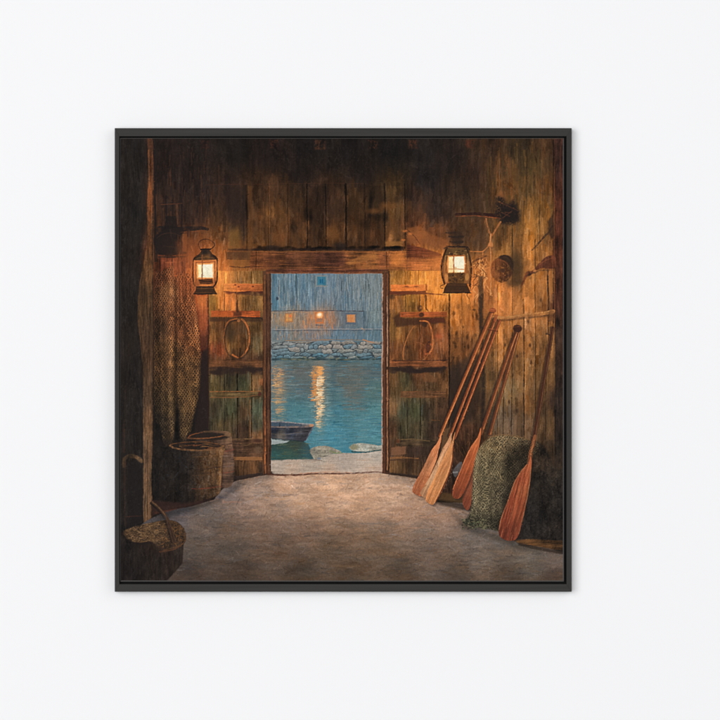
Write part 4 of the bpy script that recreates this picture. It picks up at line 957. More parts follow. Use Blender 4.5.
def lantern_right():
    put(full(glow(456, 268, 40, 34, .75) * sst(241, 258, Y0)), (240, 146, 62), .30)
    put(full(glow(434, 280, 15, 13, .9)), (244, 154, 74), .35)
    put(full(glow(436, 262, 12, 10, .9)), (220, 126, 60), .25)
    # hook above
    for y, x0, x1, w in ((236.6, 449, 463, 2.6), (241.8, 450, 462, 2.6), (232.5, 446, 455, 1.8), (246, 446, 458, 1.1)):
        put(line([(x0, y), ((x0 + x1) / 2, y + .7), (x1, y)], w * .6, w, .8), (36, 28, 25), .8)
    put(poly([(447, 230), (462, 232), (461, 244), (452, 244)], 2), (44, 33, 28), .5)
    put(line([(444, 248.4), (448, 246.8), (467, 246.8), (469, 249.4)], 1.6), (40, 30, 25), .9)
    put(poly([(445, 248), (468, 248), (470, 256), (471, 268), (470.4, 284), (443.4, 284), (442, 272), (443.4, 258)], .6), field([(456, 250, (98, 70, 40)), (448, 254, (84, 57, 34)), (464, 254, (88, 62, 36)), (446, 268, (138, 82, 42)), (468, 268, (142, 88, 46)), (446, 280, (150, 88, 46)), (467, 280, (132, 82, 44)), (456, 282, (84, 54, 32))], 5))
    r = np.random.default_rng(131)
    for k in range(40):
        x = r.uniform(446, 468); y = r.uniform(249, 256)
        put(ell(x, y, r.uniform(.6, 1.6), .7, .4), [(166, 122, 70), (52, 36, 28), (96, 70, 40)][r.integers(3)], .6)
    put(line([(448, 255.6), (465, 255.4)], .9), (170, 88, 44), .7)
    # glass and flame
    put(poly([(448, 256), (464.8, 256), (465.8, 264), (464.4, 273), (448, 273), (446.8, 264)], .8), (240, 156, 86))
    put(poly([(449.2, 257), (463.6, 256.4), (464.6, 264), (463.8, 272.4), (448.8, 272.2), (448.6, 264)], .6), field([(450, 262, (252, 220, 160)), (458, 262, (240, 234, 212)), (462, 270, (250, 236, 200)), (451, 270, (250, 214, 150))], 4))
    put(rect(454.8, 258, 463, 267.2, 1.4), (246, 236, 206), .65)
    put(line([(453.6, 255), (453.6, 273)], 1.4), (176, 96, 52), .9); put(line([(448.6, 269), (464.4, 269.6)], 1.1), (206, 140, 90), .85)
    put(line([(465.2, 257), (465.6, 273)], .9), (176, 92, 48), .8); put(line([(447.6, 258), (447, 272)], .9), (190, 110, 58), .6)
    put(line([(467.4, 254), (468.4, 270)], 1.3), (190, 140, 84), .5); put(line([(445.4, 256), (444.8, 276)], 1.0), (206, 140, 74), .55)
    # burner and tank
    put(poly([(448.6, 273), (464.4, 272.8), (465, 278), (463.6, 284), (449.6, 284), (447.6, 278)], .6), (92, 60, 32), .97)
    for k in range(30):
        put(ell(r.uniform(449, 464), r.uniform(273, 283), r.uniform(.5, 1.5), .7, .4), [(132, 88, 46), (58, 38, 26), (40, 29, 24)][r.integers(3)], .6)
    put(ell(467, 277, 2.2, 3.6, .7), (190, 130, 70), .7); put(ell(446.4, 278, 1.8, 4.4, .7), (226, 148, 78), .6)
    put(poly([(447, 283.4), (467, 283.4), (468.6, 288), (470.6, 293), (443, 293.2), (444.4, 288)], .5), (58, 38, 26), .97)
    put(line([(447, 285), (467, 285)], .9), (96, 62, 36), .6); put(line([(444.4, 291), (469.4, 291)], 1.0), (76, 46, 29), .6); put(line([(443, 293), (470.8, 293)], 1.0), (30, 24, 22), .9)
    # cage
    put(line(smooth([(447, 248), (443.8, 255), (442, 266), (442, 275), (444.4, 284)]), 1.8, 1.8), (48, 32, 24), .93)
    put(line(smooth([(466.4, 248), (469.4, 256), (471.2, 266), (471, 276), (470, 286)]), 1.7, 2.0), (52, 36, 26), .93)
    put(line(smooth([(443.6, 284.6), (440.8, 285.6), (440.4, 287.8), (443, 288.4)]), .8, .8), (66, 38, 26), .85)
    put(line([(470.6, 284), (470.4, 290)], 1.2), (60, 42, 30), .8)
    put(line([(473, 262), (478, 259), (486, 256)], 2.0, 1.2, .7), (84, 50, 32), .75)


def paint_tackle():
    r = np.random.default_rng(141)
    put(poly([(474, 256), (492, 250), (494, 290), (476, 296), (472, 275)], 3), (168, 98, 52), .4)
    # shelf arm and its dark bracket
    put(poly(smooth([(496, 198), (503, 196.6), (507, 204), (514, 200), (516, 208), (520, 212), (518, 222), (510, 225), (500, 222), (494, 214)], True), 3.0), (40, 30, 26), np.clip(.8 + .5 * FINE + .3 * BLOT, 0, .97))
    put(poly([(500, 206), (517, 204), (519, 221), (502, 222)], 2.5), (32, 26, 25), .8)
    put(poly([(497, 196), (501, 190), (505, 198)], 1.5), (140, 84, 46), .6)
    put(line([(456, 214.6), (475, 214), (498, 215.4)], 2.8, 3.8), (48, 28, 24), 1.0); put(line([(456, 216.2), (478, 216), (500, 218)], .9, 1.2), (136, 72, 42), .8)
    for k in range(10):
        put(line([(r.uniform(494, 515), r.uniform(200, 216)), (r.uniform(494, 518), r.uniform(206, 222))], 1.1, .5, .5), [(110, 62, 40), (30, 25, 24)][k % 2], .5)
    # cord forks
    c1 = (206, 134, 76); c2 = (160, 98, 56)
    put(line(smooth([(486.4, 219), (487.4, 226), (490.6, 235)]), 1.6, 1.6), c2, .85)
    put(line(smooth([(500.6, 221.6), (496, 229), (492, 235.4)]), 1.8, 1.4), c2, .9); put(line(smooth([(484.4, 220), (486, 228), (489, 233)]), .7, .7), c2, .5)
    put(line(smooth([(491, 234), (490.6, 244), (491.4, 256), (491, 270), (491.6, 282), (491, 296)]), 2.2, 1.6), (104, 60, 38), .6)
    put(line(smooth([(490.8, 234), (490.2, 244), (491, 256), (490.6, 270), (491.2, 282), (490.6, 295)]), 1.5, 1.0), c1, .9)
    put(ell(490.6, 244.6, 2.4, 2.8, .8), (196, 124, 70), .8); put(line([(489, 246), (492.6, 248)], .7), (90, 54, 34), .7)
    put(line(smooth([(470.6, 251.2), (477, 251.4), (482.6, 251), (487, 247.4), (490, 243.6)]), 1.0, 1.4), (196, 118, 66), .85)
    put(line(smooth([(482.8, 251), (482.6, 258), (483, 264)]), 1.3, 1.1), (190, 118, 68), .8)
    put(ell(481.5, 270, 7, 13, 4), (172, 104, 58), .6)
    put(full(glow(520, 304, 26, 24) * sst(492, 500, X0) * sst(555, 548, X0)), (196, 128, 68), .3)
    # tangle of rope
    for k in range(80):
        x = r.normal(482, 4.6); y = r.uniform(256, 292)
        x2 = x + r.normal(0, 4); y2 = y + r.uniform(3, 11)
        put(line(smooth([(x, y), ((x + x2) / 2 + r.normal(0, 2), (y + y2) / 2), (x2, y2)]), r.uniform(.8, 1.5), .6, .5),
            [(222, 150, 88), (200, 122, 68), (108, 60, 36), (66, 40, 30), (230, 160, 98)][r.integers(5)], .8)
    put(line(smooth([(475, 264), (477, 258), (484, 255.4), (490, 257)]), 1.2, 1.0), (110, 66, 40), .7)
    put(poly([(479, 276), (483, 276), (483.6, 300), (480, 330), (478.4, 300)], 1.0), (40, 32, 28), .75)
    for x, y0, y1 in ((486, 286, 300), (494.4, 280, 296), (489, 290, 304), (497.6, 284, 292)):
        put(line([(x, y0), (x - 1, y1)], 1.6, .8), (140, 82, 48), .7)
    # leather float
    put(ell(516, 268, 7.5, 18, 5), (56, 43, 30), .85)
    put(poly([(504, 280), (522, 278), (524, 284), (508, 287)], 2.5), (62, 46, 32), .6)
    put(ell(501.6, 269.6, 11, 12.6, .9), wood(field([(496, 264, (104, 56, 34)), (505, 262, (70, 40, 30)), (503, 272, (92, 52, 34)), (497, 276, (120, 66, 38)), (508, 276, (58, 36, 28))], 6) * .72, .5, .5, fine=.2), np.clip(.82 + .5 * FINE + .2 * BLOT, .3, .95))
    put(poly(smooth([(498, 257), (504, 254.6), (511, 257), (513.6, 264), (512, 270), (508, 263), (503, 260)], True), .9), (34, 27, 25), .85)
    put(line(smooth([(500, 257.4), (505, 255.4), (510, 258), (512.4, 264)]), 1.8, 1.4), (36, 27, 25), .85)
    put(line(smooth([(492.6, 262), (497, 260), (504, 261), (509, 266)]), .9, .9), (130, 74, 44), .6); put(ell(496.6, 274, 3, 2.4, 1.4), (140, 84, 50), .5)
    put(ell(503, 270.6, 2.6, 1.8, .9), (50, 32, 27), .8); pass
    # hewn tool on the wall
    put(poly(smooth([(520.6, 287), (524, 277), (527, 271.4), (532, 271), (537, 266), (542, 260.6), (547, 256.6), (555.4, 256), (555.6, 267), (549, 269), (543, 268.4), (537, 270.6), (531, 275), (527, 277.4), (523.4, 284)], True), .7),
        wood(field([(524, 280, (134, 72, 42)), (534, 270, (104, 56, 36)), (546, 262, (80, 44, 32)), (553, 262, (92, 50, 34))], 6), .3, .3), .95)
    put(ell(535, 271, 1.6, 1.2, .6), (206, 132, 76), .7); put(ell(530, 274, 1.4, 1, .6), (48, 32, 27), .8); put(line([(538, 266), (546, 260), (553, 258)], 1.0, .8), (130, 72, 44), .6)
    put(line([(526, 276), (540, 270.4), (552, 270)], 1.4, 1.0, .7), (48, 34, 28), .6)


# ---------------------------------------------------------------- oars
def solid(pts, w0, w1, soft=.45):
    b, m = line(pts, w0, w1, soft, True)
    return b, np.clip(m / DRY[b], 0, 1)


def shaft(p, q, w0, w1, c, lc):
    dx, dy = q[0] - p[0], q[1] - p[1]; L = math.hypot(dx, dy); nx, ny = dy / L, -dx / L
    put(solid([(p[0] - nx * 1.1, p[1] - ny * 1.1 + .6), (q[0] - nx * 1.1, q[1] - ny * 1.1)], w0 + 1.6, w1 + 1.6, 1.0), (44, 31, 26), .6)
    put(solid([p, q], w0, w1), c, .98)
    put(solid([(p[0] + nx * w0 * .22, p[1] + ny * w0 * .22), (q[0] + nx * w1 * .22, q[1] + ny * w1 * .22)], .8, .9), lc, np.clip(.62 + .3 * fbm(5, 9, 77, 2), 0, 1))
    put(solid([(p[0] - nx * w0 * .34, p[1] - ny * w0 * .34), (q[0] - nx * w1 * .34, q[1] - ny * w1 * .34)], .7, .8), (74, 38, 26), .6)


def blade(pts, F, axis, seed, edge_l, edge_d, grain=(120, 60, 34), ng=26):
    sm = smooth(pts, True, 5)
    put(poly([(a + 1.6, b_ + 1.4) for a, b_ in sm], 1.6), (44, 32, 28), .55)
    bm = poly(sm, .5, True)
    u = (X0 * axis[0] + Y0 * axis[1]); v = (-X0 * axis[1] + Y0 * axis[0])
    r = np.random.default_rng(seed)
    put(bm, F * (.84 if seed == 156 else .96) * (1 + (.24 if seed == 156 else .16) * fbm(22, 1.5, seed, 3, math.atan2(axis[1], axis[0])) + .03 * FINE)[..., None])
    M = mask_full(bm)
    px = np.array([p[0] for p in pts]); py = np.array([p[1] for p in pts])
    for k in range(ng):
        x = r.uniform(px.min(), px.max()); y = r.uniform(py.min(), py.max()); L = r.uniform(8, 26)
        mm = line([(x, y), (x + axis[0] * L, y + axis[1] * L)], r.uniform(.5, 1.1), .3, .5)
        put((mm[0], mm[1] * M[mm[0]]), grain if k % 3 else edge_l, .34)
    return M


def paint_oars():
    # wall peg rail the oars lean on
    put(line(smooth([(492, 318.6), (508, 318.8), (522, 316.6), (538, 315.4), (553, 312.6)]), 4.6, 5.4, .7), (84, 54, 34), .6)
    put(line(smooth([(491.6, 317.4), (508, 317.6), (522, 315.4), (538, 314.2), (553, 311.6)]), 2.8, 3.6, .5), wood(np.zeros_like(img) + arr((172, 112, 62)), .1, .2, True), .95)
    put(line(smooth([(493, 316.8), (508, 316.8), (522, 314.6), (538, 313.2), (552, 311)]), .9, .9), (206, 144, 84), .6)
    put(ell(551.4, 312.6, 2.6, 2.8, .7), (120, 76, 44), .7)
    # pair on the second rail
    F = field([(476, 440, (190, 104, 60)), (470, 460, (176, 90, 52)), (462, 480, (150, 76, 46)), (457, 494, (136, 68, 44))])
    FE = field([(474, 470, (150, 82, 56)), (470, 490, (140, 76, 52)), (466, 504, (120, 62, 44))])
    shaft((519, 331), (490, 434), 3.4, 3.0, (104, 60, 38), (172, 108, 64))
    shaft((517, 330), (481, 434), 3.4, 3.2, (116, 64, 38), (190, 118, 70))
    put(ell(517.4, 328.6, 4.4, 3.8, .7), (58, 34, 27), .95); put(line([(514, 327), (520, 326.4)], 1.0), (110, 64, 42), .6)
    put(line([(515.6, 332), (511, 342)], 2.6, 2.0), (62, 38, 28), .6)
    blade([(474.5, 464), (469, 478), (463.6, 494), (462.6, 503), (465, 508.6), (468.6, 509.6), (472, 500), (476, 478)], FE, (-.37, .93), 151, (188, 112, 80), None)
    blade([(480.8, 428), (477.6, 437), (470, 448), (463.4, 462), (457, 478), (453, 488), (452.4, 495), (454.6, 498.6), (459.6, 498), (464, 492), (470, 478), (475, 462), (478.6, 448), (480.6, 437)], F, (-.37, .93), 152, (214, 130, 82), None, (104, 48, 32), 30)
    put(line(smooth([(478, 438), (470.4, 448.4), (463.8, 462), (457.2, 478), (453.2, 489)]), .8, 1.0), (210, 128, 82), .7)
    # grey gull feather bundle between the oars
    put(poly(smooth([(452.4, 472), (456, 466), (461, 461.6), (462, 466), (458, 474), (455, 477)], True), .7), (92, 89, 90), .7)
    put(line([(453.4, 472.4), (457, 472)], 1.6), (140, 136, 132), .6); put(line([(456, 468), (461, 463)], 1.0), (84, 84, 90), .7)
    # three bright oars
    FA = field([(434, 448, (198, 122, 78)), (428, 465, (204, 132, 88)), (420, 482, (186, 112, 72)), (415, 492, (164, 92, 60))])
    FB = field([(446, 442, (206, 146, 104)), (438, 462, (198, 146, 106)), (430, 480, (196, 150, 112)), (424, 494, (170, 122, 88))])
    FC = field([(449, 446, (206, 138, 86)), (443, 462, (204, 134, 84)), (436, 482, (206, 138, 86)), (430, 500, (194, 126, 78))])
    shaft((492, 313), (440, 436), 3.3, 2.8, (156, 84, 46), (216, 136, 80))
    blade([(441, 434), (437.6, 442), (431, 451), (424.4, 465), (417, 479), (413, 487), (412.6, 492), (417, 495), (422, 496), (426, 488), (431, 474), (436.6, 460), (438.6, 450), (441, 440)], FA, (-.42, .91), 153, (226, 162, 112), None, (150, 78, 48))
    shaft((495.6, 319), (450.2, 436), 2.8, 2.8, (140, 74, 42), (206, 126, 76))
    blade([(451.6, 432), (448, 440), (442, 450), (436, 464), (428, 480), (421, 491), (421, 495), (425, 498), (430, 494), (436, 480), (443, 465), (449, 450), (451.6, 440)], FB, (-.42, .91), 154, (226, 182, 142), None, (164, 108, 74))
    shaft((499.6, 321), (454.6, 438), 2.9, 2.8, (134, 68, 40), (200, 120, 70))
    blade([(455, 432), (452.4, 440), (447.4, 450), (441, 462), (434, 478), (428, 490), (425.6, 498.6), (427.6, 502.6), (433, 504.6), (436.4, 500), (443, 486), (448.4, 474), (451.6, 462), (452.8, 450), (454, 440)], FC, (-.42, .91), 155, (238, 160, 100), None, (172, 92, 48), 34)
    put(line(smooth([(453, 444), (452.6, 460), (448.6, 475), (443, 488), (436, 501)]), 1.3, 1.3), (132, 70, 42), .7)
    put(line(smooth([(447, 451), (441, 463), (433.8, 479), (427.6, 492)]), .8, .9), (236, 164, 108), .6)
    for k in range(9):
        t = k / 8
        put(ell(452.4 - 12 * t * t - 2 * t, 466 + 30 * t, .5, .5, .4), (224, 190, 160), .22)
    # grips at the top
    put(ell(492.6, 310.6, 3.6, 2.6, .6), (142, 72, 42), .95); put(line([(490, 309.6), (495.6, 309.6)], 1.0), (182, 100, 60), .8); put(line([(489.6, 312.4), (494, 313)], .9), (70, 40, 28), .7)
    put(line([(496, 316), (495, 320)], 3.4, 3.0), (150, 80, 46), .8)
    put(line([(488, 330), (497.6, 331.4)], 1.6, 1.0), (92, 46, 30), .8); put(line([(489, 329), (494, 329.4)], .8), (190, 104, 62), .6)


def paint_bundle():
    r = np.random.default_rng(161)
    # black tub behind
    put(poly(smooth([(520, 446), (534, 441), (546, 448), (552, 462), (558, 470), (566, 474), (566, 548), (545, 545), (515, 540), (514, 480)], True), 1.4), wood(field([(540, 462, (56, 44, 34)), (540, 480, (42, 36, 31)), (555, 500, (37, 33, 30)), (535, 520, (33, 30, 28)), (555, 535, (40, 34, 30))]) * .92, .18, .4, fine=.2))
    for k in range(150):
        x = r.uniform(528, 563); y = r.uniform(458, 542); a_ = r.uniform(0, 3.1)
        put(line([(x, y), (x + 3 * math.cos(a_), y + 3 * math.sin(a_))], .7, .4, .5), (54, 49, 44) if k % 2 else (22, 20, 20), .45)
    strokes(500, 520, 455, 563, 542, 0, 3, 2.4, .9, 22, .5, seed=163, tint=6, mask=mask_full(poly([(534, 458), (563, 476), (563, 540), (520, 538), (525, 480)], 1)))
    # floor batten
    put(poly([(514, 540), (530, 538.6), (564, 541), (564, 550.6), (540, 547), (520, 544)], 1.0), wood(np.zeros_like(img) + arr((86, 58, 34)), .3, .35, True), .9)
    put(poly([(519, 542.6), (540, 547), (564, 551), (564, 554.4), (540, 550.6), (518, 545.6)], 1.0), (48, 38, 32), .8)
    # heaped net
    base = field([(490, 445, (100, 86, 58)), (510, 442, (92, 78, 54)), (480, 465, (90, 80, 57)), (500, 470, (84, 76, 54)), (515, 465, (66, 58, 43)), (478, 500, (82, 76, 56)), (495, 505, (68, 62, 46)), (510, 500, (50, 45, 35)), (470, 524, (62, 60, 46)), (490, 524, (54, 52, 40)), (530, 448, (66, 55, 39))], 20)
    base = base * arr((1.08, 1.03, 1.06))
    lite = base * 1.5 + arr((26, 24, 18))
    sil = smooth([(463.6, 525), (467.4, 517), (471, 508), (472, 490), (473, 470), (476, 455), (481, 445.6), (490, 437.8), (502, 434.6), (516, 436), (528, 438.6), (535, 441), (539, 445), (538, 450), (532, 456), (526, 466), (521, 482), (512, 506), (504, 530), (488, 528.6), (474, 526.6)], True)
    pm = poly(sil, 1.3)
    netting(pm, base, lite, (40, 36, 28), 2.7, 2.2, 400, 1.0, .8, .11, .8)
    M = mask_full(pm)
    # loose loops of twine
    for k in range(900):
        x = r.uniform(466, 545); y = r.uniform(435, 527)
        if M[min(int((y - CY0) * S), GH - 1), int((x - CX0) * S)] < .6:
            continue
        a_ = r.uniform(-1.2, 1.2) + (1.2 if x < 480 else 0); L = r.uniform(1.6, 3.6)
        q = np.interp(x + (y - 440) * .25, [470, 490, 515, 540], [1, 1, .72, .6])
        c = [(172, 158, 124), (140, 126, 94), (50, 44, 34), (112, 100, 72), (40, 36, 30)][r.integers(5)]
        x2, y2 = x + L * math.cos(a_), y + L * math.sin(a_)
        put(line(smooth([(x, y), ((x + x2) / 2 + .7, (y + y2) / 2 - .7), (x2, y2)], n=3), .8, .6, .4), tuple(v * q for v in c), .55)
    mul(poly([(508, 444), (542, 444), (526, 470), (514, 504), (504, 530), (494, 528), (506, 490), (502, 465)], 6), .6)
    mul(poly([(466, 514), (504, 520), (504, 530), (464, 527)], 3), .8)
    mul(line(smooth([(479, 452), (475.6, 472), (475, 500), (470, 516)]), 3, 3, 2), 1.18)
    put(line(smooth([(489, 437.6), (502, 434.8), (516, 436.2), (530, 439.6)]), 1.8, 1.4, .8), (124, 90, 56), .6)
    for k in range(90):
        x = r.uniform(462, 486); y = r.uniform(519, 529)
        put(ell(x, y, r.uniform(.6, 1.5), r.uniform(.5, 1.1), .5), [(88, 90, 66), (52, 54, 42), (112, 104, 78), (40, 40, 34)][r.integers(4)], .7)
    put(full(glow(484, 474, 9, 26) * M), (120, 110, 80), .22)
    # the large leaning oar in front
    shaft((553, 328), (533, 446), 3.0, 3.8, (66, 40, 29), (122, 78, 50))
    put(line([(535, 436), (531, 452), (529.4, 466)], 3.2, 4.6, .5), (132, 78, 48), .95); put(line([(534, 440), (530, 458)], .9, 1.2), (190, 124, 78), .7)
    FF = field([(528, 466, (180, 96, 60)), (520, 480, (170, 84, 54)), (512, 500, (156, 74, 48)), (508, 520, (140, 66, 44)), (506, 534, (118, 56, 40)), (524, 490, (178, 100, 62)), (519, 515, (160, 84, 54)), (515, 532, (130, 66, 46))])
    blade([(529.4, 454), (527.4, 463), (520, 472), (513.4, 484), (507, 502), (501, 518), (498.6, 530), (500, 536.6), (507, 540.4), (514.6, 540), (519, 534), (522, 522), (525.6, 505), (529, 488), (530.8, 472), (531.6, 460)], FF, (-.27, .96), 156, (206, 126, 82), None, (92, 40, 28), 44)
    put(line(smooth([(527.6, 464), (520.4, 472.4), (513.8, 484.4), (507.4, 502), (501.4, 518), (499.2, 529)]), .9, .9), (176, 122, 84), .55)
    put(line(smooth([(531, 468), (529, 488), (525.6, 505), (521.6, 523), (518.6, 533.6)]), .9, .8), (170, 118, 80), .5)
    put(line(smooth([(520, 478), (513, 500), (509, 515)]), 1.4, .8), (96, 40, 28), .5); put(line(smooth([(525, 474), (521, 500), (516, 520)]), 1.1, .7), (108, 48, 32), .5)
    put(line(smooth([(517, 496), (512, 514), (507, 526)]), 1.6, .8, .8), (206, 122, 80), .45)


paint_walls()
paint_back_planks()
paint_right_back()
paint_right_wall()
paint_view()
paint_left()
paint_net()
doors()
door_frame()
paint_floor()
paint_barrels()
paint_basket()
paint_tackle()
lantern_left()
lantern_right()
paint_oars()
paint_bundle()

# broken, hand-made edges: every touch of paint lands a little off
du = .15 * S * vnoise(1.2, 1.6, 811); dv = .15 * S * vnoise(1.6, 1.2, 812)
jj, ii = np.mgrid[0:GH, 0:GW]
fj = np.clip(jj + dv, 0, GH - 1.01); fi = np.clip(ii + du, 0, GW - 1.01)
j0 = fj.astype(int); i0 = fi.astype(int); a_ = (fj - j0)[..., None]; b_ = (fi - i0)[..., None]
img = ((img[j0, i0] * (1 - b_) + img[j0, i0 + 1] * b_) * (1 - a_) + (img[j0 + 1, i0] * (1 - b_) + img[j0 + 1, i0 + 1] * b_) * a_).astype(np.float32)
# small touches over everything
strokes(9000, CX0, CY0, CX1, CY1, PI2, .9, 2.2, .8, 9, .45, seed=815, tint=5)


def blur(a, k):
    for ax in (0, 1):
        p = np.pad(a, [(k, k) if q == ax else (0, 0) for q in range(3)], mode="edge")
        a = sum(p[i:i + GH] if ax == 0 else p[:, i:i + GW] for i in range(2 * k + 1)) / (2 * k + 1)
    return a


img = img + .6 * (img - blur(img, 2)) + .6 * (img - blur(img, 1))

# canvas tooth and tiny flecks where the weave takes the paint
WEAVE = 0.5 * vnoise(1.1, 3.2, 801) + 0.5 * vnoise(3.2, 1.1, 802)
lum = img.mean(axis=2, keepdims=True)
img *= (1 + .05 * WEAVE + .045 * SPK)[..., None]
fl = np.clip(vnoise(1.2, 1.8, 805) * 1.3 - .55, 0, 1) * np.clip(fbm(18, 18, 806, 2) + .5, 0, 1)
img += (fl * 26)[..., None] * np.clip(1.2 - lum / 60, 0, 1) * arr((1, .95, .88))
img += (SPK * 2.2)[..., None]
img = np.clip(img, 6, 252)
PAINT = img
#---BLENDER---
# =====================================================================
# PART 2 - the real scene: a white wall, a black floater frame, a canvas
# =====================================================================
import bpy, bmesh
from mathutils import Vector

scene = bpy.context.scene
PX = 0.00175                    # metres per photo pixel on the wall
CAM = 7.0                       # camera distance from the wall
FD = 0.026                      # frame front stands this far off the wall
CD = 0.0215                      # canvas front


def wx(px, depth=0.0):
    return (px - 360) * PX * (CAM - depth) / CAM


def wz(py, depth=0.0):
    return (360 - py) * PX * (CAM - depth) / CAM


def new_obj(name, me, mat, parent=None):
    o = bpy.data.objects.new(name, me)
    scene.collection.objects.link(o)
    if mat:
        me.materials.append(mat)
    if parent:
        o.parent = parent
        o.matrix_parent_inverse = parent.matrix_world.inverted()
    return o


def material(name, rough=.6, spec=.3):
    m = bpy.data.materials.new(name); m.use_nodes = True
    n = m.node_tree.nodes; l = m.node_tree.links
    b = n["Principled BSDF"]
    b.inputs["Roughness"].default_value = rough
    b.inputs["Specular IOR Level"].default_value = spec
    return m, n, l, b


# ---- wall: painted plaster, almost smooth
mw, n, l, b = material("white_wall_paint", .9, .1)
tc = n.new("ShaderNodeTexCoord")
no = n.new("ShaderNodeTexNoise"); no.inputs["Scale"].default_value = 2.5; no.inputs["Detail"].default_value = 4
cr = n.new("ShaderNodeValToRGB")
cr.color_ramp.elements[0].position = .3; cr.color_ramp.elements[0].color = (.846, .851, .867, 1)
cr.color_ramp.elements[1].position = .7; cr.color_ramp.elements[1].color = (.849, .854, .870, 1)
l.new(tc.outputs["Object"], no.inputs["Vector"]); l.new(no.outputs["Fac"], cr.inputs["Fac"]); l.new(cr.outputs["Color"], b.inputs["Base Color"])
n2 = n.new("ShaderNodeTexNoise"); n2.inputs["Scale"].default_value = 350; n2.inputs["Detail"].default_value = 3
bu = n.new("ShaderNodeBump"); bu.inputs["Strength"].default_value = .05; bu.inputs["Distance"].default_value = .0005
l.new(tc.outputs["Object"], n2.inputs["Vector"]); l.new(n2.outputs["Fac"], bu.inputs["Height"]); l.new(bu.outputs["Normal"], b.inputs["Normal"])
me = bpy.data.meshes.new("wall")
me.from_pydata([(-3, 0, -2.5), (3, 0, -2.5), (3, 0, 2.5), (-3, 0, 2.5)], [], [(0, 1, 2, 3)])
wall = new_obj("wall", me, mw); wall["kind"] = "structure"

# ---- frame: satin black stained wood
def rail_mat(name, horiz, c0, c1):
    m, n, l, b = material(name, .6, .16)
    tc = n.new("ShaderNodeTexCoord"); mp = n.new("ShaderNodeMapping")
    mp.inputs["Scale"].default_value = (3, 90, 160) if horiz else (160, 90, 3)
    no = n.new("ShaderNodeTexNoise"); no.inputs["Scale"].default_value = 1.6; no.inputs["Detail"].default_value = 6
    cr = n.new("ShaderNodeValToRGB")
    cr.color_ramp.elements[0].position = .3; cr.color_ramp.elements[0].color = (*c0, 1)
    cr.color_ramp.elements[1].position = .7; cr.color_ramp.elements[1].color = (*c1, 1)
    l.new(tc.outputs["Object"], mp.inputs["Vector"]); l.new(mp.outputs["Vector"], no.inputs["Vector"])
    l.new(no.outputs["Fac"], cr.inputs["Fac"]); l.new(cr.outputs["Color"], b.inputs["Base Color"])
    bu = n.new("ShaderNodeBump"); bu.inputs["Strength"].default_value = .12; bu.inputs["Distance"].default_value = .0004
    l.new(no.outputs["Fac"], bu.inputs["Height"]); l.new(bu.outputs["Normal"], b.inputs["Normal"])
    return m


K0, K1 = (.0205, .020, .0187), (.031, .0297, .028)
m_h = rail_mat("black_stained_wood_level_grain", True, K0, K1)
m_v = rail_mat("black_stained_wood_upright_grain", False, (.021, .0203, .0193), (.028, .027, .0255))
m_back, n, l, b = material("black_backing", .9, .1)
b.inputs["Base Color"].default_value = (.004, .004, .0045, 1)
no = n.new("ShaderNodeTexNoise"); no.inputs["Scale"].default_value = 60
cr = n.new("ShaderNodeValToRGB"); cr.color_ramp.elements[0].color = (.003, .003, .004, 1); cr.color_ramp.elements[1].color = (.006, .006, .006, 1)
l.new(no.outputs["Fac"], cr.inputs["Fac"]); l.new(cr.outputs["Color"], b.inputs["Base Color"])

ox0, ox1, oy0, oy1 = wx(114.7, FD), wx(571.7, FD), wz(591.8, FD), wz(128.1, FD)
ix0, ix1, iy0, iy1 = wx(119.4, FD), wx(566.4, FD), wz(584.0, FD), wz(136.4, FD)
root = bpy.data.objects.new("framed_painting", None)
scene.collection.objects.link(root)
root.location = ((ox0 + ox1) / 2, 0, oy0)
root["label"] = "square framed canvas painting of a lamplit boathouse interior, hung on a plain white wall"
root["category"] = "painting"
bpy.context.view_layer.update()


def rail(outer, inner, mat):
    """mitred rail: outer edge p->q, inner edge r->s (front view), small eased edges"""
    (p, q), (r_, s_) = outer, inner
    g = 0.0
    bm = bmesh.new()
    back, front = -0.004, -FD
    vs = {}
    for tag_, y in (("b", back), ("f", front)):
        for nme, pt in (("p", p), ("q", q), ("s", s_), ("r", r_)):
            vs[nme + tag_] = bm.verts.new((pt[0], y, pt[1]))
    f = bm.faces.new
    f([vs[k + "f"] for k in "pqsr"]); f([vs[k + "b"] for k in "rsqp"])
    f([vs["pf"], vs["pb"], vs["qb"], vs["qf"]]); f([vs["sf"], vs["sb"], vs["rb"], vs["rf"]])
    f([vs["qf"], vs["qb"], vs["sb"], vs["sf"]]); f([vs["rf"], vs["rb"], vs["pb"], vs["pf"]])
    bmesh.ops.recalc_face_normals(bm, faces=bm.faces)
    es = [e for e in bm.edges if e.verts[0].co.y < -FD + 1e-5 and e.verts[1].co.y < -FD + 1e-5
          and {e.verts[0], e.verts[1]} in ({vs["pf"], vs["qf"]}, {vs["rf"], vs["sf"]})]
    bmesh.ops.bevel(bm, geom=es, offset=.0011, segments=3, profile=.6, affect="EDGES")
    me = bpy.data.meshes.new("frame_rail"); bm.to_mesh(me); bm.free()
    for pl in me.polygons:
        pl.use_smooth = False
    return new_obj("frame_rail", me, mat, root)


G = 0.0002      # hairline mitre joint
rail(((ox0 + G, oy1), (ox1 - G, oy1)), ((ix0 + G, iy1), (ix1 - G, iy1)), m_h)["label"] = "top rail of the black frame"
rail(((ox0 + G, oy0), (ox1 - G, oy0)), ((ix0 + G, iy0), (ix1 - G, iy0)), m_h)["label"] = "bottom rail of the black frame"
rail(((ox0, oy0), (ox0, oy1)), ((ix0, iy0), (ix0, iy1)), m_v)["label"] = "narrow left rail of the black frame"
rail(((ox1, oy0), (ox1, oy1)), ((ix1, iy0), (ix1, iy1)), m_v)["label"] = "narrow right rail of the black frame"

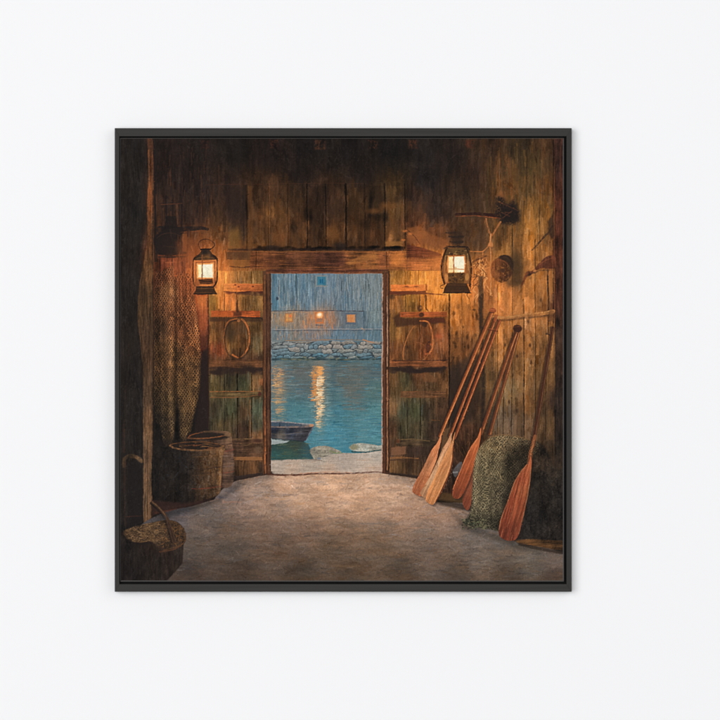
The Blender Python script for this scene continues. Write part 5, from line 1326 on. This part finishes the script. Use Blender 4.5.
# backing board seen as the dark gap round the canvas
bm = bmesh.new()
bmesh.ops.create_cube(bm, size=1)
for v in bm.verts:
    v.co = Vector(((ox0 + ox1) / 2 + v.co.x * (ix1 - ix0 + .004), -.0105 + v.co.y * .006, (iy0 + iy1) / 2 + v.co.z * (iy1 - iy0 + .004)))
me = bpy.data.meshes.new("backing_board"); bm.to_mesh(me); bm.free()
new_obj("backing_board", me, m_back, root)

# ---- canvas
mc_, n, l, b = material("painted_canvas", .82, .08)
at = n.new("ShaderNodeAttribute"); at.attribute_name = "pigment"
tc = n.new("ShaderNodeTexCoord")
w1 = n.new("ShaderNodeTexWave"); w1.wave_type = "BANDS"; w1.bands_direction = "X"; w1.inputs["Scale"].default_value = 190; w1.inputs["Distortion"].default_value = 1.5
w2 = n.new("ShaderNodeTexWave"); w2.wave_type = "BANDS"; w2.bands_direction = "Z"; w2.inputs["Scale"].default_value = 190; w2.inputs["Distortion"].default_value = 1.5
ad = n.new("ShaderNodeMath"); ad.operation = "ADD"
bu = n.new("ShaderNodeBump"); bu.inputs["Strength"].default_value = .12; bu.inputs["Distance"].default_value = .0003
for w in (w1, w2):
    l.new(tc.outputs["Object"], w.inputs["Vector"])
l.new(w1.outputs["Fac"], ad.inputs[0]); l.new(w2.outputs["Fac"], ad.inputs[1]); l.new(ad.outputs[0], bu.inputs["Height"])
l.new(bu.outputs["Normal"], b.inputs["Normal"]); l.new(at.outputs["Color"], b.inputs["Base Color"])

LIGHT = 1.09      # irradiance the canvas gets; pigment = picture / LIGHT
lin = PAINT / 255.0
lin = np.where(lin <= .04045, lin / 12.92, ((lin + .055) / 1.055) ** 2.4)
H, W = GH, GW
N = (H + 2) * (W + 2)
xx = np.concatenate([[xs[0] - .9], xs, [xs[-1] + .9]]); yy = np.concatenate([[ys[0] - .9], ys, [ys[-1] + .9]])
col = np.ones((H + 2, W + 2, 4), np.float32)
col[1:-1, 1:-1, :3] = np.clip(lin / LIGHT, 0, .95)
col[-2:-1, 2:-2, :3] = (.09, .085, .082); col[2:-2, -2:-1, :3] = (.09, .085, .082)  # edge highlight painted in: grey line along the lit bottom and right
col[0, :, :3] = col[-1, :, :3] = (.11, .105, .10); col[:, 0, :3] = col[:, -1, :3] = (.11, .105, .10)
gx, gy = np.meshgrid(xx, yy)
relief = np.zeros((H + 2, W + 2))
relief[1:-1, 1:-1] = .00010 * (FINE + .6 * vnoise(2.4, 2.4, 881)) + .00005 * SPK
co = np.zeros((H + 2, W + 2, 3), np.float64)
co[..., 0] = (gx - 360) * PX * (CAM - CD) / CAM
co[..., 2] = (360 - gy) * PX * (CAM - CD) / CAM
co[..., 1] = -CD - relief
for sl in ((0, slice(None)), (-1, slice(None)), (slice(None), 0), (slice(None), -1)):
    co[sl + (1,)] = -CD + .0012
co = co.reshape(-1, 3)
# wrapped side: one more ring at the backing board
ring = list(range(0, W + 2)) + [r_ * (W + 2) + W + 1 for r_ in range(1, H + 2)] + [(H + 1) * (W + 2) + c for c in range(W, -1, -1)] + [r_ * (W + 2) for r_ in range(H, 0, -1)]
ring = np.array(ring)
rc = co[ring].copy(); rc[:, 1] = -.0135
co = np.vstack([co, rc])
colf = np.vstack([col.reshape(-1, 4), np.tile([.02, .02, .02, 1], (len(ring), 1))]).astype(np.float32)
ii = np.arange((H + 2) * (W + 2)).reshape(H + 2, W + 2)
q = np.stack([ii[1:, :-1], ii[1:, 1:], ii[:-1, 1:], ii[:-1, :-1]], -1).reshape(-1, 4)
m_ = len(ring); k_ = np.arange(m_); k1 = (k_ + 1) % m_
side = np.stack([ring[k_], ring[k1], N + k1, N + k_], -1)
q = np.vstack([q, side]).astype(np.int32)
org = np.array(root.location)
co = co - org
me = bpy.data.meshes.new("canvas")
me.vertices.add(len(co)); me.vertices.foreach_set("co", co.astype(np.float32).ravel())
me.loops.add(q.size); me.loops.foreach_set("vertex_index", q.ravel())
me.polygons.add(len(q)); me.polygons.foreach_set("loop_start", np.arange(0, q.size, 4, dtype=np.int32))
me.update(calc_edges=True)
me.polygons.foreach_set("use_smooth", np.ones(len(q), bool))
ca = me.color_attributes.new("pigment", "FLOAT_COLOR", "POINT")
ca.data.foreach_set("color", colf.ravel())
me.validate()
cv = bpy.data.objects.new("canvas", me); scene.collection.objects.link(cv); me.materials.append(mc_)
cv.parent = root
cv["label"] = "painted canvas: lanterns, oars and nets around an open door onto blue water"

# ---- light: soft studio key from the upper left, even ambient
wd = bpy.data.worlds.new("World"); scene.world = wd; wd.use_nodes = True
bg = wd.node_tree.nodes["Background"]; bg.inputs["Color"].default_value = (.97, .98, 1, 1); bg.inputs["Strength"].default_value = .16


def lamp(name, loc, size, watts, color=(1, 1, 1)):
    L = bpy.data.lights.new(name, "AREA"); L.shape = "DISK"; L.size = size; L.energy = watts; L.color = color
    o = bpy.data.objects.new(name, L); scene.collection.objects.link(o); o.location = loc
    o.rotation_euler = (Vector((0, 0, 0)) - Vector(loc)).to_track_quat("-Z", "Y").to_euler()
    return o


def place(name, tx, tz, d, ang, frac):
    """softbox in direction (tx, -1, tz), giving a white wall the display level frac"""
    v = Vector((tx, -1, tz)).normalized() * d
    p = frac * math.pi * math.pi * d * d / (abs(v.y) / d)
    return lamp(name, v, ang * d, p, (1, .995, .985))


place("softbox_lamp", -.38, .08, 16, .62, .505)      # key, from the left and a little above
place("softbox_lamp", .62, .25, 16, .9, .175)        # weak fill from the right
place("softbox_lamp", -.02, .05, 16, .3, .335)      # frontal lamp above the camera

cam = bpy.data.cameras.new("camera"); co_ = bpy.data.objects.new("camera", cam); scene.collection.objects.link(co_)
co_.location = (0, -CAM, 0); co_.rotation_euler = (math.radians(90), 0, 0)
cam.sensor_width = 36; cam.lens = 36 * CAM / (720 * PX); cam.clip_end = 100; cam.clip_start = .1
scene.camera = co_
scene.render.engine = "CYCLES"
scene.view_settings.view_transform = "Standard"; scene.view_settings.look = "None"
scene.view_settings.exposure = 0; scene.view_settings.gamma = 1
